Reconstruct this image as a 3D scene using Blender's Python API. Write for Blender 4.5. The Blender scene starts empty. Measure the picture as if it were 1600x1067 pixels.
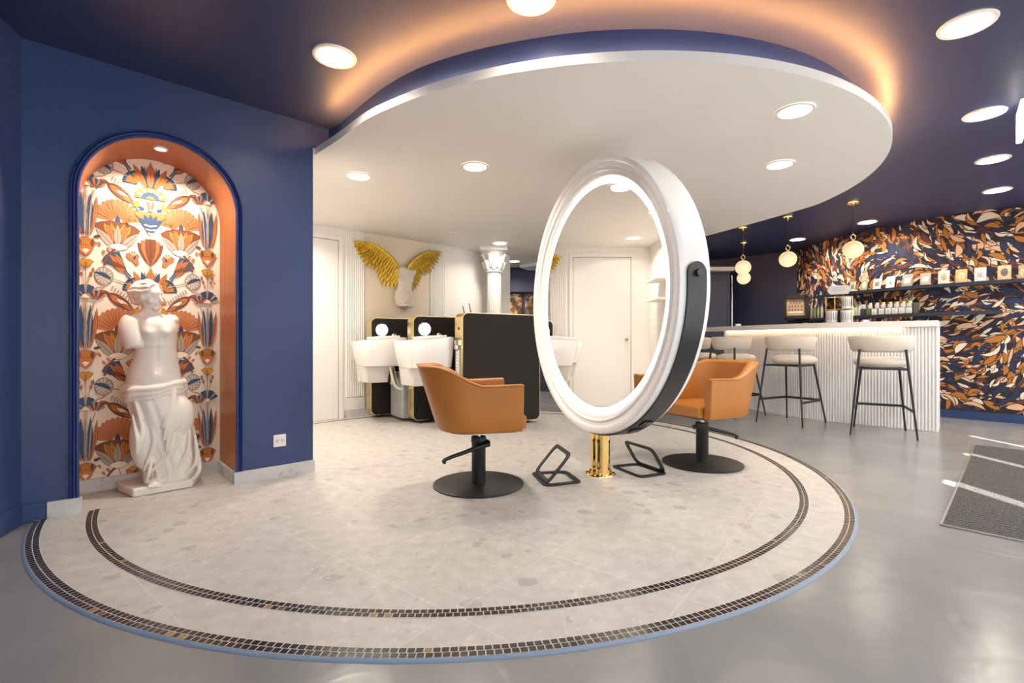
import bpy, bmesh, math, random
from mathutils import Vector, Matrix
from math import sin, cos, pi, radians as R
random.seed(7)
SC = bpy.context.scene
COL = SC.collection

# ---------------------------------------------------------------- camera, world, light, exposure
CAMH = 0.95
FPX = 760.0
cam = bpy.data.cameras.new('camera'); camo = bpy.data.objects.new('camera', cam); COL.objects.link(camo)
camo.location = (0, 0, CAMH); camo.rotation_euler = (R(90), 0, 0)
cam.lens = 36.0 * FPX / 1600.0; cam.sensor_width = 36.0; cam.clip_start = 0.05; cam.clip_end = 60
SC.camera = camo
SC.view_settings.view_transform = 'Standard'; SC.view_settings.look = 'None'
SC.view_settings.gamma = 1.0; SC.view_settings.use_curve_mapping = False
SC.view_settings.exposure = 0.5
SC.cycles.max_bounces = 8; SC.cycles.diffuse_bounces = 5; SC.cycles.glossy_bounces = 5
SC.cycles.transmission_bounces = 4
SC.cycles.sample_clamp_indirect = 6.0
SC.cycles.use_denoising = True
SC.cycles.caustics_reflective = False; SC.cycles.caustics_refractive = False
world = bpy.data.worlds.new('daylight'); SC.world = world; world.use_nodes = True
bg = world.node_tree.nodes['Background']; bg.inputs[0].default_value = (0.62, 0.78, 1.0, 1); bg.inputs[1].default_value = 1.6

def srgb(r, g, b):
    f = lambda c: (c / 255 / 12.92) if c / 255 <= 0.04045 else ((c / 255 + 0.055) / 1.055) ** 2.4
    return (f(r), f(g), f(b))

D = Vector((0.7355, 0.6775, 0)); Wn = Vector((0.6775, -0.7355, 0))      # along the slanted walls / out of them
YAW = math.atan2(0.6775, 0.7355)
HC = 2.53       # navy ceiling
ZB, ZT = 2.33, 2.38   # white canopy underside, top

def lamp(name, kind, loc, energy, color, size=0.2, rot=None, spread=None, sizey=None, angle=None):
    l = bpy.data.lights.new(name, kind); o = bpy.data.objects.new(name, l); COL.objects.link(o)
    o.location = loc; l.energy = energy; l.color = color
    if kind == 'AREA':
        l.size = size
        if sizey: l.shape = 'RECTANGLE'; l.size_y = sizey
        else: l.shape = 'DISK'
        if spread: l.spread = spread
    if kind == 'SUN': l.angle = angle or 0.01
    if rot: o.rotation_euler = rot
    return o

sun_dir = Vector((0.0, 1.0, -1.11)).normalized()
so = lamp('sun', 'SUN', (0, -6, 6), 18.0, (1.0, 0.95, 0.88), angle=0.012)
so.rotation_euler = sun_dir.to_track_quat('-Z', 'Y').to_euler()
# daylight enters through the shop windows, their frosted film added to spread the sun (the facade runs parallel to D, behind and right of the camera)
FAC = lambda x: 0.9211 * x - 1.24

# ---------------------------------------------------------------- pixel -> place helpers
def G(px, py, z=0.0):
    Y = FPX * (CAMH - z) / (py - 533.5)
    return Vector(((px - 800) * Y / FPX, Y, z))
def A(px, py, Y):
    return Vector(((px - 800) * Y / FPX, Y, CAMH + (533.5 - py) * Y / FPX))
def WP(px, py, c):        # point on the slanted plane Wn.p = c
    k = (px - 800) / FPX
    Y = c / (0.6775 * k - 0.7355)
    return Vector((k * Y, Y, CAMH + (533.5 - py) * Y / FPX))
def SZ(px, py, c):        # same, as (s along D, z)
    p = WP(px, py, c); return (p.dot(D), p.z)
def PS(s, c, z):          # back to world
    v = D * s + Wn * c; return Vector((v.x, v.y, z))

# ---------------------------------------------------------------- materials
MATS = {}
def mat(name, col, rough=0.5, metal=0.0, coat=0.0, emit=None, estr=0.0, spec=0.5, bump=None, var=None, sheen=0):
    """bump=(scale,strength), var=(scale, amount): soft procedural variation of the base colour"""
    if name in MATS: return MATS[name]
    m = bpy.data.materials.new(name); m.use_nodes = True; nt = m.node_tree
    b = nt.nodes['Principled BSDF']
    b.inputs['Base Color'].default_value = (*col, 1); b.inputs['Roughness'].default_value = rough
    b.inputs['Metallic'].default_value = metal; b.inputs['Coat Weight'].default_value = coat
    b.inputs['Specular IOR Level'].default_value = spec
    b.inputs['Sheen Weight'].default_value = sheen
    if emit: b.inputs['Emission Color'].default_value = (*emit, 1); b.inputs['Emission Strength'].default_value = estr
    if bump or var:
        tc = nt.nodes.new('ShaderNodeTexCoord')
    if bump:
        n = nt.nodes.new('ShaderNodeTexNoise'); n.inputs['Scale'].default_value = bump[0]; n.inputs['Detail'].default_value = 4
        bp = nt.nodes.new('ShaderNodeBump'); bp.inputs['Strength'].default_value = bump[1]; bp.inputs['Distance'].default_value = 0.01
        nt.links.new(tc.outputs['Object'], n.inputs['Vector']); nt.links.new(n.outputs['Fac'], bp.inputs['Height'])
        nt.links.new(bp.outputs['Normal'], b.inputs['Normal'])
    if var:
        n = nt.nodes.new('ShaderNodeTexNoise'); n.inputs['Scale'].default_value = var[0]; n.inputs['Detail'].default_value = 5
        mr = nt.nodes.new('ShaderNodeMapRange'); mr.inputs['From Min'].default_value = 0.3; mr.inputs['From Max'].default_value = 0.7
        mr.inputs['To Min'].default_value = 1 - var[1]; mr.inputs['To Max'].default_value = 1 + var[1]
        mx = nt.nodes.new('ShaderNodeVectorMath'); mx.operation = 'SCALE'; mx.inputs[0].default_value = col
        nt.links.new(tc.outputs['Object'], n.inputs['Vector']); nt.links.new(n.outputs['Fac'], mr.inputs['Value'])
        nt.links.new(mr.outputs['Result'], mx.inputs['Scale']); nt.links.new(mx.outputs['Vector'], b.inputs['Base Color'])
    MATS[name] = m; return m

NAVY = srgb(46, 66, 112)
M_navy = mat('navy_paint', NAVY, 0.42, var=(1.2, 0.05), bump=(90, 0.03))
M_navyc = mat('navy_ceiling_paint', srgb(46, 54, 90), 0.44, var=(0.8, 0.06))
M_navyd = mat('navy_dark_paint', srgb(42, 46, 72), 0.5, var=(1.0, 0.06))
M_white = mat('white_paint', (0.86, 0.83, 0.79), 0.5, var=(1.5, 0.015))
M_whitec = mat('white_canopy_paint', (0.88, 0.84, 0.79), 0.55, var=(0.8, 0.02))
M_beige = mat('beige_paint', (0.78, 0.66, 0.50), 0.6, var=(2, 0.02))
M_terra = mat('terracotta_paint', srgb(176, 106, 58), 0.38, var=(3, 0.05))
M_gwhite = mat('gloss_white', (0.88, 0.87, 0.86), 0.22, coat=0.25)
M_ceramic = mat('white_ceramic', (0.88, 0.86, 0.83), 0.08, coat=1.0)
M_black = mat('black_powder_coat', (0.014, 0.014, 0.015), 0.45, bump=(400, 0.05))
M_blackg = mat('black_panel_laminate', (0.016, 0.012, 0.009), 0.5, bump=(300, 0.05), spec=0.25)
M_gold = mat('polished_gold', (0.90, 0.64, 0.25), 0.10, 1.0)
M_bgold = mat('brushed_gold', (0.90, 0.70, 0.36), 0.2, 1.0)
M_chrome = mat('chrome', (0.85, 0.85, 0.86), 0.08, 1.0)
M_leather = mat('tan_leather', srgb(178, 112, 40), 0.42, bump=(260, 0.12), var=(4, 0.06))
M_fabric = mat('cream_boucle', (0.80, 0.72, 0.62), 0.95, bump=(160, 0.8), sheen=0.3)
M_plaster = mat('ivory_plaster', (0.88, 0.82, 0.74), 0.5, bump=(60, 0.06), var=(5, 0.03))
M_stonew = mat('pale_stone_resin', (0.68, 0.60, 0.51), 0.6, bump=(60, 0.1), var=(8, 0.08))
M_grey = mat('grey_laminate', (0.42, 0.42, 0.41), 0.4)
M_glow = mat('lamp_diffuser_warm', (1, 1, 1), 0.5, emit=(1.0, 0.90, 0.76), estr=14)
M_trimw = mat('lamp_trim_white', (0.85, 0.80, 0.74), 0.4)
M_ring = mat('ring_light', (1, 1, 1), 0.5, emit=(1.0, 0.93, 0.82), estr=2.4)
M_cove = mat('cove_led_strip', (1, 1, 1), 0.5, emit=(1.0, 0.46, 0.15), estr=130)
M_bled = mat('bar_led_strip', (1, 1, 1), 0.5, emit=(1.0, 0.52, 0.20), estr=17)
M_cool = mat('round_panel_light', (1, 1, 1), 0.4, emit=(0.78, 0.82, 1.0), estr=1.0)
M_globe = mat('alabaster_globe', (0.55, 0.40, 0.24), 0.4, emit=(1.0, 0.70, 0.36), estr=0.62)
M_mirror = mat('mirror_glass', (0.93, 0.93, 0.93), 0.0, 1.0)
M_glass = None
def glassmat():
    m = bpy.data.materials.new('clear_glass'); m.use_nodes = True; b = m.node_tree.nodes['Principled BSDF']
    b.inputs['Base Color'].default_value = (0.95, 0.97, 0.97, 1); b.inputs['Roughness'].default_value = 0.03
    b.inputs['Transmission Weight'].default_value = 1.0; b.inputs['IOR'].default_value = 1.45
    return m
M_glass = glassmat()

def globe_veins():
    nt = M_globe.node_tree; b = nt.nodes['Principled BSDF']
    tc = nt.nodes.new('ShaderNodeTexCoord'); w = nt.nodes.new('ShaderNodeTexWave'); w.inputs['Scale'].default_value = 5
    w.inputs['Distortion'].default_value = 6; w.bands_direction = 'DIAGONAL'
    r = nt.nodes.new('ShaderNodeValToRGB'); r.color_ramp.elements[0].color = (1.0, 0.56, 0.22, 1); r.color_ramp.elements[1].color = (1.0, 0.78, 0.48, 1)
    r.color_ramp.elements[1].position = 0.35
    nt.links.new(tc.outputs['Object'], w.inputs['Vector']); nt.links.new(w.outputs['Fac'], r.inputs['Fac'])
    nt.links.new(r.outputs['Color'], b.inputs['Emission Color'])
globe_veins()

def resin_floor():
    m = bpy.data.materials.new('grey_resin_floor'); m.use_nodes = True; nt = m.node_tree; b = nt.nodes['Principled BSDF']
    tc = nt.nodes.new('ShaderNodeTexCoord')
    n1 = nt.nodes.new('ShaderNodeTexNoise'); n1.inputs['Scale'].default_value = 1.6; n1.inputs['Detail'].default_value = 8; n1.inputs['Distortion'].default_value = 1.2
    cr = nt.nodes.new('ShaderNodeValToRGB')
    cr.color_ramp.elements[0].position = 0.3; cr.color_ramp.elements[0].color = (0.215, 0.22, 0.23, 1)
    cr.color_ramp.elements[1].position = 0.7; cr.color_ramp.elements[1].color = (0.275, 0.275, 0.27, 1)
    nt.links.new(tc.outputs['Object'], n1.inputs['Vector']); nt.links.new(n1.outputs['Fac'], cr.inputs['Fac'])
    nt.links.new(cr.outputs['Color'], b.inputs['Base Color'])
    n2 = nt.nodes.new('ShaderNodeTexNoise'); n2.inputs['Scale'].default_value = 3.0; n2.inputs['Detail'].default_value = 6; n2.inputs['Distortion'].default_value = 2
    mr = nt.nodes.new('ShaderNodeMapRange'); mr.inputs['To Min'].default_value = 0.17; mr.inputs['To Max'].default_value = 0.30
    nt.links.new(tc.outputs['Object'], n2.inputs['Vector']); nt.links.new(n2.outputs['Fac'], mr.inputs['Value']); nt.links.new(mr.outputs['Result'], b.inputs['Roughness'])
    bp = nt.nodes.new('ShaderNodeBump'); bp.inputs['Strength'].default_value = 0.16; bp.inputs['Distance'].default_value = 0.02
    nt.links.new(n2.outputs['Fac'], bp.inputs['Height']); nt.links.new(bp.outputs['Normal'], b.inputs['Normal'])
    return m
M_resin = resin_floor()

def terrazzo(name='terrazzo', joints=True, base=(0.53, 0.505, 0.475)):
    m = bpy.data.materials.new(name); m.use_nodes = True; nt = m.node_tree; b = nt.nodes['Principled BSDF']
    L = nt.links.new
    tc = nt.nodes.new('ShaderNodeTexCoord')
    dn = nt.nodes.new('ShaderNodeTexNoise'); dn.inputs['Scale'].default_value = 9; dn.inputs['Detail'].default_value = 4
    add = nt.nodes.new('ShaderNodeMixRGB'); add.blend_type = 'ADD'; add.inputs[0].default_value = 0.10
    L(tc.outputs['Object'], dn.inputs['Vector']); L(tc.outputs['Object'], add.inputs[1]); L(dn.outputs['Color'], add.inputs[2])
    col = None
    prev = (*base, 1)
    mixes = []
    for sc, th, c, tz in ((9, 0.25, (0.30, 0.28, 0.26, 1), 0.10), (19, 0.22, (0.40, 0.38, 0.36, 1), 0.14), (34, 0.20, (0.66, 0.64, 0.62, 1), 0.30)):
        v = nt.nodes.new('ShaderNodeTexVoronoi'); v.inputs['Scale'].default_value = sc
        L(add.outputs[0], v.inputs['Vector'])
        lt = nt.nodes.new('ShaderNodeMath'); lt.operation = 'LESS_THAN'; lt.inputs[1].default_value = th + 0.06
        L(v.outputs['Distance'], lt.inputs[0])
        sep = nt.nodes.new('ShaderNodeSeparateColor'); L(v.outputs['Color'], sep.inputs[0])
        l2 = nt.nodes.new('ShaderNodeMath'); l2.operation = 'LESS_THAN'; l2.inputs[1].default_value = tz * 1.7
        L(sep.outputs[0], l2.inputs[0])
        mu = nt.nodes.new('ShaderNodeMath'); mu.operation = 'MULTIPLY'; L(lt.outputs[0], mu.inputs[0]); L(l2.outputs[0], mu.inputs[1])
        m2 = nt.nodes.new('ShaderNodeMath'); m2.operation = 'MULTIPLY'; m2.inputs[1].default_value = 0.5; L(mu.outputs[0], m2.inputs[0])
        mx = nt.nodes.new('ShaderNodeMixRGB'); mx.inputs[1].default_value = prev if col is None else (0, 0, 0, 1); mx.inputs[2].default_value = c
        L(m2.outputs[0], mx.inputs[0])
        if col is not None: L(col, mx.inputs[1])
        col = mx.outputs[0]
    cl = nt.nodes.new('ShaderNodeTexNoise'); cl.inputs['Scale'].default_value = 14; cl.inputs['Detail'].default_value = 8
    L(tc.outputs['Object'], cl.inputs['Vector'])
    mr = nt.nodes.new('ShaderNodeMapRange'); mr.inputs['From Min'].default_value = 0.3; mr.inputs['From Max'].default_value = 0.7; mr.inputs['To Min'].default_value = 0.88; mr.inputs['To Max'].default_value = 1.1
    L(cl.outputs['Fac'], mr.inputs['Value'])
    sm = nt.nodes.new('ShaderNodeVectorMath'); sm.operation = 'SCALE'; L(col, sm.inputs[0]); L(mr.outputs['Result'], sm.inputs['Scale'])
    out = sm.outputs[0]
    if joints:
        mp = nt.nodes.new('ShaderNodeMapping'); mp.inputs['Rotation'].default_value = (0, 0, R(-52)); L(tc.outputs['Object'], mp.inputs['Vector'])
        br = nt.nodes.new('ShaderNodeTexBrick'); br.offset = 0.0; br.inputs['Scale'].default_value = 1.0
        br.inputs['Brick Width'].default_value = 0.6; br.inputs['Row Height'].default_value = 0.6; br.inputs['Mortar Size'].default_value = 0.0022
        br.inputs['Color1'].default_value = (0, 0, 0, 1); br.inputs['Color2'].default_value = (0, 0, 0, 1); br.inputs['Mortar'].default_value = (1, 1, 1, 1)
        L(mp.outputs[0], br.inputs['Vector'])
        mj = nt.nodes.new('ShaderNodeMixRGB'); mj.inputs[2].default_value = (0.68, 0.66, 0.63, 1)
        k = nt.nodes.new('ShaderNodeMath'); k.operation = 'MULTIPLY'; k.inputs[1].default_value = 0.6; L(br.outputs['Fac'], k.inputs[0])
        L(k.outputs[0], mj.inputs[0]); L(out, mj.inputs[1]); out = mj.outputs[0]
    L(out, b.inputs['Base Color']); b.inputs['Roughness'].default_value = 0.42
    return m
M_terraz = terrazzo('terrazzo_tiles')
M_plinth = terrazzo('terrazzo_plinth', False, (0.62, 0.61, 0.60))

# ---------------------------------------------------------------- mesh helpers
def finish(name, bm, m, parent=None, smooth=0, bevel=0, kind=None, mats=None, subsurf=0, seg=2):
    me = bpy.data.meshes.new(name)
    bmesh.ops.recalc_face_normals(bm, faces=bm.faces) if smooth != 'keep' else None
    bm.to_mesh(me); bm.free()
    for mm in (mats or [m]): me.materials.append(mm)
    o = bpy.data.objects.new(name, me); COL.objects.link(o)
    if smooth:
        for p in me.polygons: p.use_smooth = True
        if smooth != 'keep' and smooth < 180: me.set_sharp_from_angle(angle=R(smooth))
    if bevel:
        b = o.modifiers.new('bevel', 'BEVEL'); b.width = bevel; b.segments = seg; b.limit_method = 'ANGLE'; b.angle_limit = R(35)
        for p in me.polygons: p.use_smooth = True
        me.set_sharp_from_angle(angle=R(50))
    if subsurf:
        s = o.modifiers.new('sub', 'SUBSURF'); s.levels = subsurf; s.render_levels = subsurf
        for p in me.polygons: p.use_smooth = True
    if parent: o.parent = parent
    if kind: o['kind'] = kind
    return o
def thing(name, label, cat, loc=(0, 0, 0), rz=0.0, group=None):
    o = bpy.data.objects.new(name, None); COL.objects.link(o); o.empty_display_size = 0.1
    o.location = loc; o.rotation_euler = (0, 0, rz); o['label'] = label; o['category'] = cat
    if group: o['group'] = group
    return o
def tag(o, label, cat, group=None, kind=None):
    o['label'] = label; o['category'] = cat
    if group: o['group'] = group
    if kind: o['kind'] = kind
    return o
def dup(root, label=None, loc=None, rz=None, group=None):
    r = root.copy(); COL.objects.link(r)
    if loc is not None: r.location = loc
    if rz is not None: r.rotation_euler = (0, 0, rz)
    if label: r['label'] = label
    if group: r['group'] = group
    for ch in list(root.children):
        c = ch.copy(); COL.objects.link(c); c.parent = r
        for g in ch.children:
            d = g.copy(); COL.objects.link(d); d.parent = c
    return r
def box(bm, c, s, rz=0.0, mi=0, M=None):
    m = Matrix.Translation(c) @ Matrix.Rotation(rz, 4, 'Z') @ Matrix.Diagonal((*s, 1))
    if M is not None: m = M @ m
    g = bmesh.ops.create_cube(bm, size=1, matrix=m)
    for f in {f for v in g['verts'] for f in v.link_faces}: f.material_index = mi
def cyl(bm, p0, p1, r0, r1=None, n=20, cap=True, mi=0):
    p0, p1 = Vector(p0), Vector(p1); r1 = r0 if r1 is None else r1
    d = (p1 - p0); q = d.to_track_quat('Z', 'Y').to_matrix().to_4x4()
    m = Matrix.Translation((p0 + p1) / 2) @ q
    g = bmesh.ops.create_cone(bm, cap_ends=cap, segments=n, radius1=r0, radius2=max(r1, 1e-4), depth=d.length, matrix=m)
    for f in {f for v in g['verts'] for f in v.link_faces}: f.material_index = mi
def ball(bm, c, r, u=20, v=12, M=None):
    if not hasattr(r, '__len__'): r = (r, r, r)
    m = Matrix.Translation(c)
    if M is not None: m = m @ M
    return bmesh.ops.create_uvsphere(bm, u_segments=u, v_segments=v, radius=1, matrix=m @ Matrix.Diagonal((*r, 1)))
def lathe(bm, prof, n=32, c=(0, 0, 0), mi=0):
    """prof: (r,z) list"""
    rings = []
    for r, z in prof:
        if r < 1e-5: rings.append([bm.verts.new((c[0], c[1], c[2] + z))])
        else: rings.append([bm.verts.new((c[0] + r * cos(2 * pi * k / n), c[1] + r * sin(2 * pi * k / n), c[2] + z)) for k in range(n)])
    for a, b in zip(rings, rings[1:]):
        for k in range(n):
            k2 = (k + 1) % n
            if len(a) == 1 and len(b) == 1: continue
            vs = [a[0], b[k], b[k2]] if len(a) == 1 else ([a[k], a[k2], b[0]] if len(b) == 1 else [a[k], a[k2], b[k2], b[k]])
            f = bm.faces.new(vs); f.material_index = mi
def prism(bm, pts, z0, z1, mi=0, side=True, bottom=True, top=True):
    a = [bm.verts.new((p[0], p[1], z0)) for p in pts]; b = [bm.verts.new((p[0], p[1], z1)) for p in pts]
    n = len(pts)
    if bottom: bm.faces.new(a[::-1]).material_index = mi
    if top: bm.faces.new(b).material_index = mi
    if side:
        for k in range(n): bm.faces.new([a[k], a[(k + 1) % n], b[(k + 1) % n], b[k]]).material_index = mi
def tube(bm, pts, r, n=10, closed=False, flat=None):
    """flat=(w,h): rectangular section, w in the horizontal side direction"""
    pts = [Vector(p) for p in pts]; N = len(pts); rings = []
    up = Vector((0, 0, 1)); prev = None
    for i, p in enumerate(pts):
        if closed: t = (pts[(i + 1) % N] - pts[i - 1]).normalized()
        else: t = (pts[min(i + 1, N - 1)] - pts[max(i - 1, 0)]).normalized()
        if prev is None:
            a = up if abs(t.z) < 0.95 else Vector((1, 0, 0))
            s = t.cross(a).normalized()
        else: s = (prev - t * prev.dot(t)).normalized()
        prev = s; v = s.cross(t)
        rr = r[i] if hasattr(r, '__len__') else r
        rings.append([bm.verts.new(p + s * cos(2 * pi * k / n) * rr + v * sin(2 * pi * k / n) * rr) for k in range(n)])
    M = N if closed else N - 1
    for i in range(M):
        a, b = rings[i], rings[(i + 1) % N]
        for k in range(n): bm.faces.new([a[k], a[(k + 1) % n], b[(k + 1) % n], b[k]])
    if not closed:
        bm.faces.new(rings[0][::-1]); bm.faces.new(rings[-1])
def catmull(P, n=8, closed=False):
    P = [Vector((*p, 0)) if len(p) == 2 else Vector(p) for p in P]; out = []
    N = len(P); rng = range(N if closed else N - 1)
    for i in rng:
        p0 = P[i - 1] if (closed or i > 0) else P[0] * 2 - P[1]; p1 = P[i]; p2 = P[(i + 1) % N]
        p3 = P[(i + 2) % N] if (closed or i + 2 < N) else P[-1] * 2 - P[-2]
        for k in range(n):
            t = k / n
            out.append(0.5 * ((2 * p1) + (p2 - p0) * t + (2 * p0 - 5 * p1 + 4 * p2 - p3) * t * t + (3 * p1 - p0 - 3 * p2 + p3) * t ** 3))
    if not closed: out.append(P[-1].copy())
    return out
def wallstrip(name, pts, z0, z1, m, th=0.08, side=1):
    """vertical slab along a polyline, thickness to its right (side=1) or left"""
    pts = [Vector((p[0], p[1], 0)) for p in pts]; bm = bmesh.new(); off = []
    for i, p in enumerate(pts):
        t = (pts[min(i + 1, len(pts) - 1)] - pts[max(i - 1, 0)]).normalized()
        off.append(p + Vector((t.y, -t.x, 0)) * th * side)
    rows = [[bm.verts.new((a.x, a.y, z0)), bm.verts.new((a.x, a.y, z1)), bm.verts.new((b.x, b.y, z1)), bm.verts.new((b.x, b.y, z0))] for a, b in zip(pts, off)]
    for r0, r1 in zip(rows, rows[1:]):
        for k in range(4): bm.faces.new([r0[k], r0[(k + 1) % 4], r1[(k + 1) % 4], r1[k]])
    bm.faces.new(rows[0]); bm.faces.new(rows[-1][::-1])
    return finish(name, bm, m, smooth=30, kind='structure')
def arch_pts(s0, r, zs, z0, n=24):
    """U outline (s,z) from the left foot over the arch to the right foot"""
    out = [(s0 - r, z0), (s0 - r, zs)]
    for k in range(1, n): a = pi - pi * k / n; out.append((s0 + r * cos(a), zs + r * sin(a)))
    return out + [(s0 + r, zs), (s0 + r, z0)]

# ---------------------------------------------------------------- structure
CN, CB, CD = -3.59, -4.03, -5.80       # niche wall, niche back, door wall planes
pc = WP(33, 533, CN); pe = WP(489, 533, CN)
SNL, SNR = pc.dot(D), pe.dot(D)
SA0 = (SZ(124, 533, CN)[0] + SZ(368, 533, CN)[0]) / 2; RA = (SZ(368, 533, CN)[0] - SZ(124, 533, CN)[0]) / 2
ZS = 2.165 - RA
# left wall line and facade
LD = Vector((0.36, -0.93, 0)).normalized()
c_lf = Vector((pc.x, pc.y, 0)) + LD * 4.858 * Vector((0.36, -0.93)).length
wallc = catmull([(4.95, 8.45), (4.93, 7.8), (4.95, 7.2), (5.20, 6.45), (5.42, 6.15), (5.90, 5.60), (6.62, 4.86)], 8)
c_rf = Vector((6.62, 4.86, 0))

bm = bmesh.new()   # resin floor
prism(bm, [(-3.9, -2.6), (7.8, -2.6), (7.8, 10.4), (-3.9, 10.4)], -0.06, 0)
finish('floor', bm, M_resin, kind='structure')

# terrazzo platform: a circle, cut by the niche wall line on the left, with the niche floor added
CC = Vector((-0.353, 4.094, 0)); RR = 2.655; FZ = 0.008
def clip_circle(r, n=240, z=0):
    return [(CC.x + r * cos(2 * pi * k / n), CC.y + r * sin(2 * pi * k / n)) for k in range(n)]
def inside(p, c=CN): return Wn.dot(Vector((p[0], p[1], 0))) > c or Vector((p[0], p[1], 0)).dot(D) > SNR
bm = bmesh.new()
prism(bm, clip_circle(RR - 0.008), 0.0, FZ)
o = finish('floor', bm, M_terraz, kind='structure')
bm = bmesh.new()
ring = [(RR - 0.008, 0), (RR + 0.002, 0.0), (RR, FZ * 0.9), (RR - 0.008, FZ)]
lathe(bm, [(RR + 0.006, 0.0005), (RR + 0.001, FZ * 0.8), (RR - 0.006, FZ)], n=240, c=CC)
bmesh.ops.delete(bm, geom=[f for f in bm.faces if not inside(f.calc_center_median(), CN + 0.01)], context='FACES')
finish('trim_1', bm, mat('pale_blue_edge', srgb(132, 150, 176), 0.5), kind='structure', smooth=40)
M_grout = mat('pale_grout', (0.72, 0.68, 0.66), 0.7)
def tile_mat():
    m = bpy.data.materials.new('black_mosaic'); m.use_nodes = True; nt = m.node_tree; b = nt.nodes['Principled BSDF']
    g = nt.nodes.new('ShaderNodeNewGeometry'); cr = nt.nodes.new('ShaderNodeValToRGB')
    e = cr.color_ramp.elements; e[0].color = (0.012, 0.009, 0.008, 1); e[1].color = (0.035, 0.026, 0.02, 1); e[1].position = 0.975
    x = e.new(0.982); x.color = (0.20, 0.13, 0.06, 1); x = e.new(1.0); x.color = (0.34, 0.22, 0.09, 1)
    nt.links.new(g.outputs['Random Per Island'], cr.inputs['Fac']); nt.links.new(cr.outputs['Color'], b.inputs['Base Color'])
    b.inputs['Roughness'].default_value = 0.25
    return m
M_tile = tile_mat()
def mosaic(name, R0):
    bm = bmesh.new(); n = 240
    for k in range(n):      # grout bed
        a0, a1 = 2 * pi * k / n, 2 * pi * (k + 1) / n
        q = [(CC.x + r * cos(a), CC.y + r * sin(a)) for r, a in ((R0 - 0.05, a0), (R0, a0), (R0, a1), (R0 - 0.05, a1))]
        if all(inside(p, CN + 0.0) for p in q): f = bm.faces.new([bm.verts.new((x, y, FZ + 0.0006)) for x, y in q]); f.material_index = 0
    for row in range(2):
        r1 = R0 - 0.0015 - row * 0.0245; r0 = r1 - 0.0215; nt_ = int(2 * pi * r1 / 0.0262)
        for k in range(nt_):
            a0 = 2 * pi * (k + 0.07) / nt_; a1 = 2 * pi * (k + 0.93) / nt_
            q = [(CC.x + r * cos(a), CC.y + r * sin(a)) for r, a in ((r0, a0), (r1, a0), (r1, a1), (r0, a1))]
            if all(inside(p) for p in q): f = bm.faces.new([bm.verts.new((x, y, FZ + 0.0014)) for x, y in q]); f.material_index = 1
    return finish(name, bm, None, mats=[M_grout, M_tile], kind='structure')
mosaic('trim_2', RR - 0.006); mosaic('trim_3', 2.435)

def niche_floor():
    q = [PS(SA0 - RA, CN + 0.02, 0), PS(SA0 + RA, CN + 0.02, 0), PS(SA0 + RA, CB, 0), PS(SA0 - RA, CB, 0)]
    bm = bmesh.new(); prism(bm, [(p.x, p.y) for p in q], 0, FZ + 0.0004); finish('floor', bm, M_terraz, kind='structure')
# --- niche wall with an arched opening
bm = bmesh.new(); TH = 0.06
U = arch_pts(SA0, RA, ZS, 0.0, 28)
def quad(pts, mi=0):
    f = bm.faces.new([bm.verts.new(p) for p in pts]); f.material_index = mi; return f
s_end_top = SZ(513.75, 533, CN)[0]
for c, in ((CN,),):
    quad([PS(SNL - 0.02, c, 0), PS(SA0 - RA, c, 0), PS(SA0 - RA, c, HC), PS(SNL - 0.02, c, HC)])
    quad([PS(SA0 + RA, c, 0), PS(SNR, c, 0), PS(SNR, c, HC), PS(SA0 + RA, c, HC)])
    quad([PS(SNR, c, ZT), PS(s_end_top, c, ZT), PS(s_end_top, c, HC), PS(SNR, c, HC)])
    arc = U[1:-1]
    for (sa, za), (sb, zb) in zip(arc, arc[1:]): quad([PS(sa, c, za), PS(sb, c, zb), PS(sb, c, HC), PS(sa, c, HC)])
bmesh.ops.remove_doubles(bm, verts=bm.verts, dist=0.0005)
finish('wall_niche', bm, M_navy, kind='structure')
niche_floor()
# return wall behind the niche wall end (white)
def vwall(name, p, q, z0, z1, m, th=0.05, side=1): return wallstrip(name, [p, q], z0, z1, m, th, side)
e0 = PS(SNR, CN - 0.001, 0); e1 = PS(SNR, CD, 0)
vwall('wall_return', e0, e1, 0, ZB, M_white, 0.05, -1)
vwall('wall_left', pc, c_lf, 0, HC, M_navy, 0.06, 1)
# niche reveal (tunnel)
bm = bmesh.new()
for (sa, za), (sb, zb) in zip(U, U[1:]): quad([PS(sa, CN, za), PS(sb, CN, zb), PS(sb, CB, zb), PS(sa, CB, za)])
bmesh.ops.remove_doubles(bm, verts=bm.verts, dist=0.0005)
finish('wall_niche_reveal', bm, M_terra, smooth=40, kind='structure')
# arch moulding
bm = bmesh.new(); prof = [(0.0, 0.0), (0.0, 0.012), (0.006, 0.020), (0.012, 0.020), (0.015, 0.012), (0.018, 0.020), (0.024, 0.024), (0.029, 0.015), (0.033, 0.024), (0.040, 0.022), (0.043, 0.010), (0.043, 0.0)]
rows = []
Z0 = 0.095
for t, (a, b) in enumerate(prof):
    rows.append([bm.verts.new(PS(s, CN + b, z)) for s, z in arch_pts(SA0, RA + a, ZS, Z0, 36)])
for ra, rb in zip(rows, rows[1:]):
    for k in range(len(ra) - 1): bm.faces.new([ra[k], ra[k + 1], rb[k + 1], rb[k]])
finish('trim_4', bm, mat('navy_gloss_moulding', srgb(38, 58, 118), 0.3), smooth=50, kind='structure')
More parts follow.
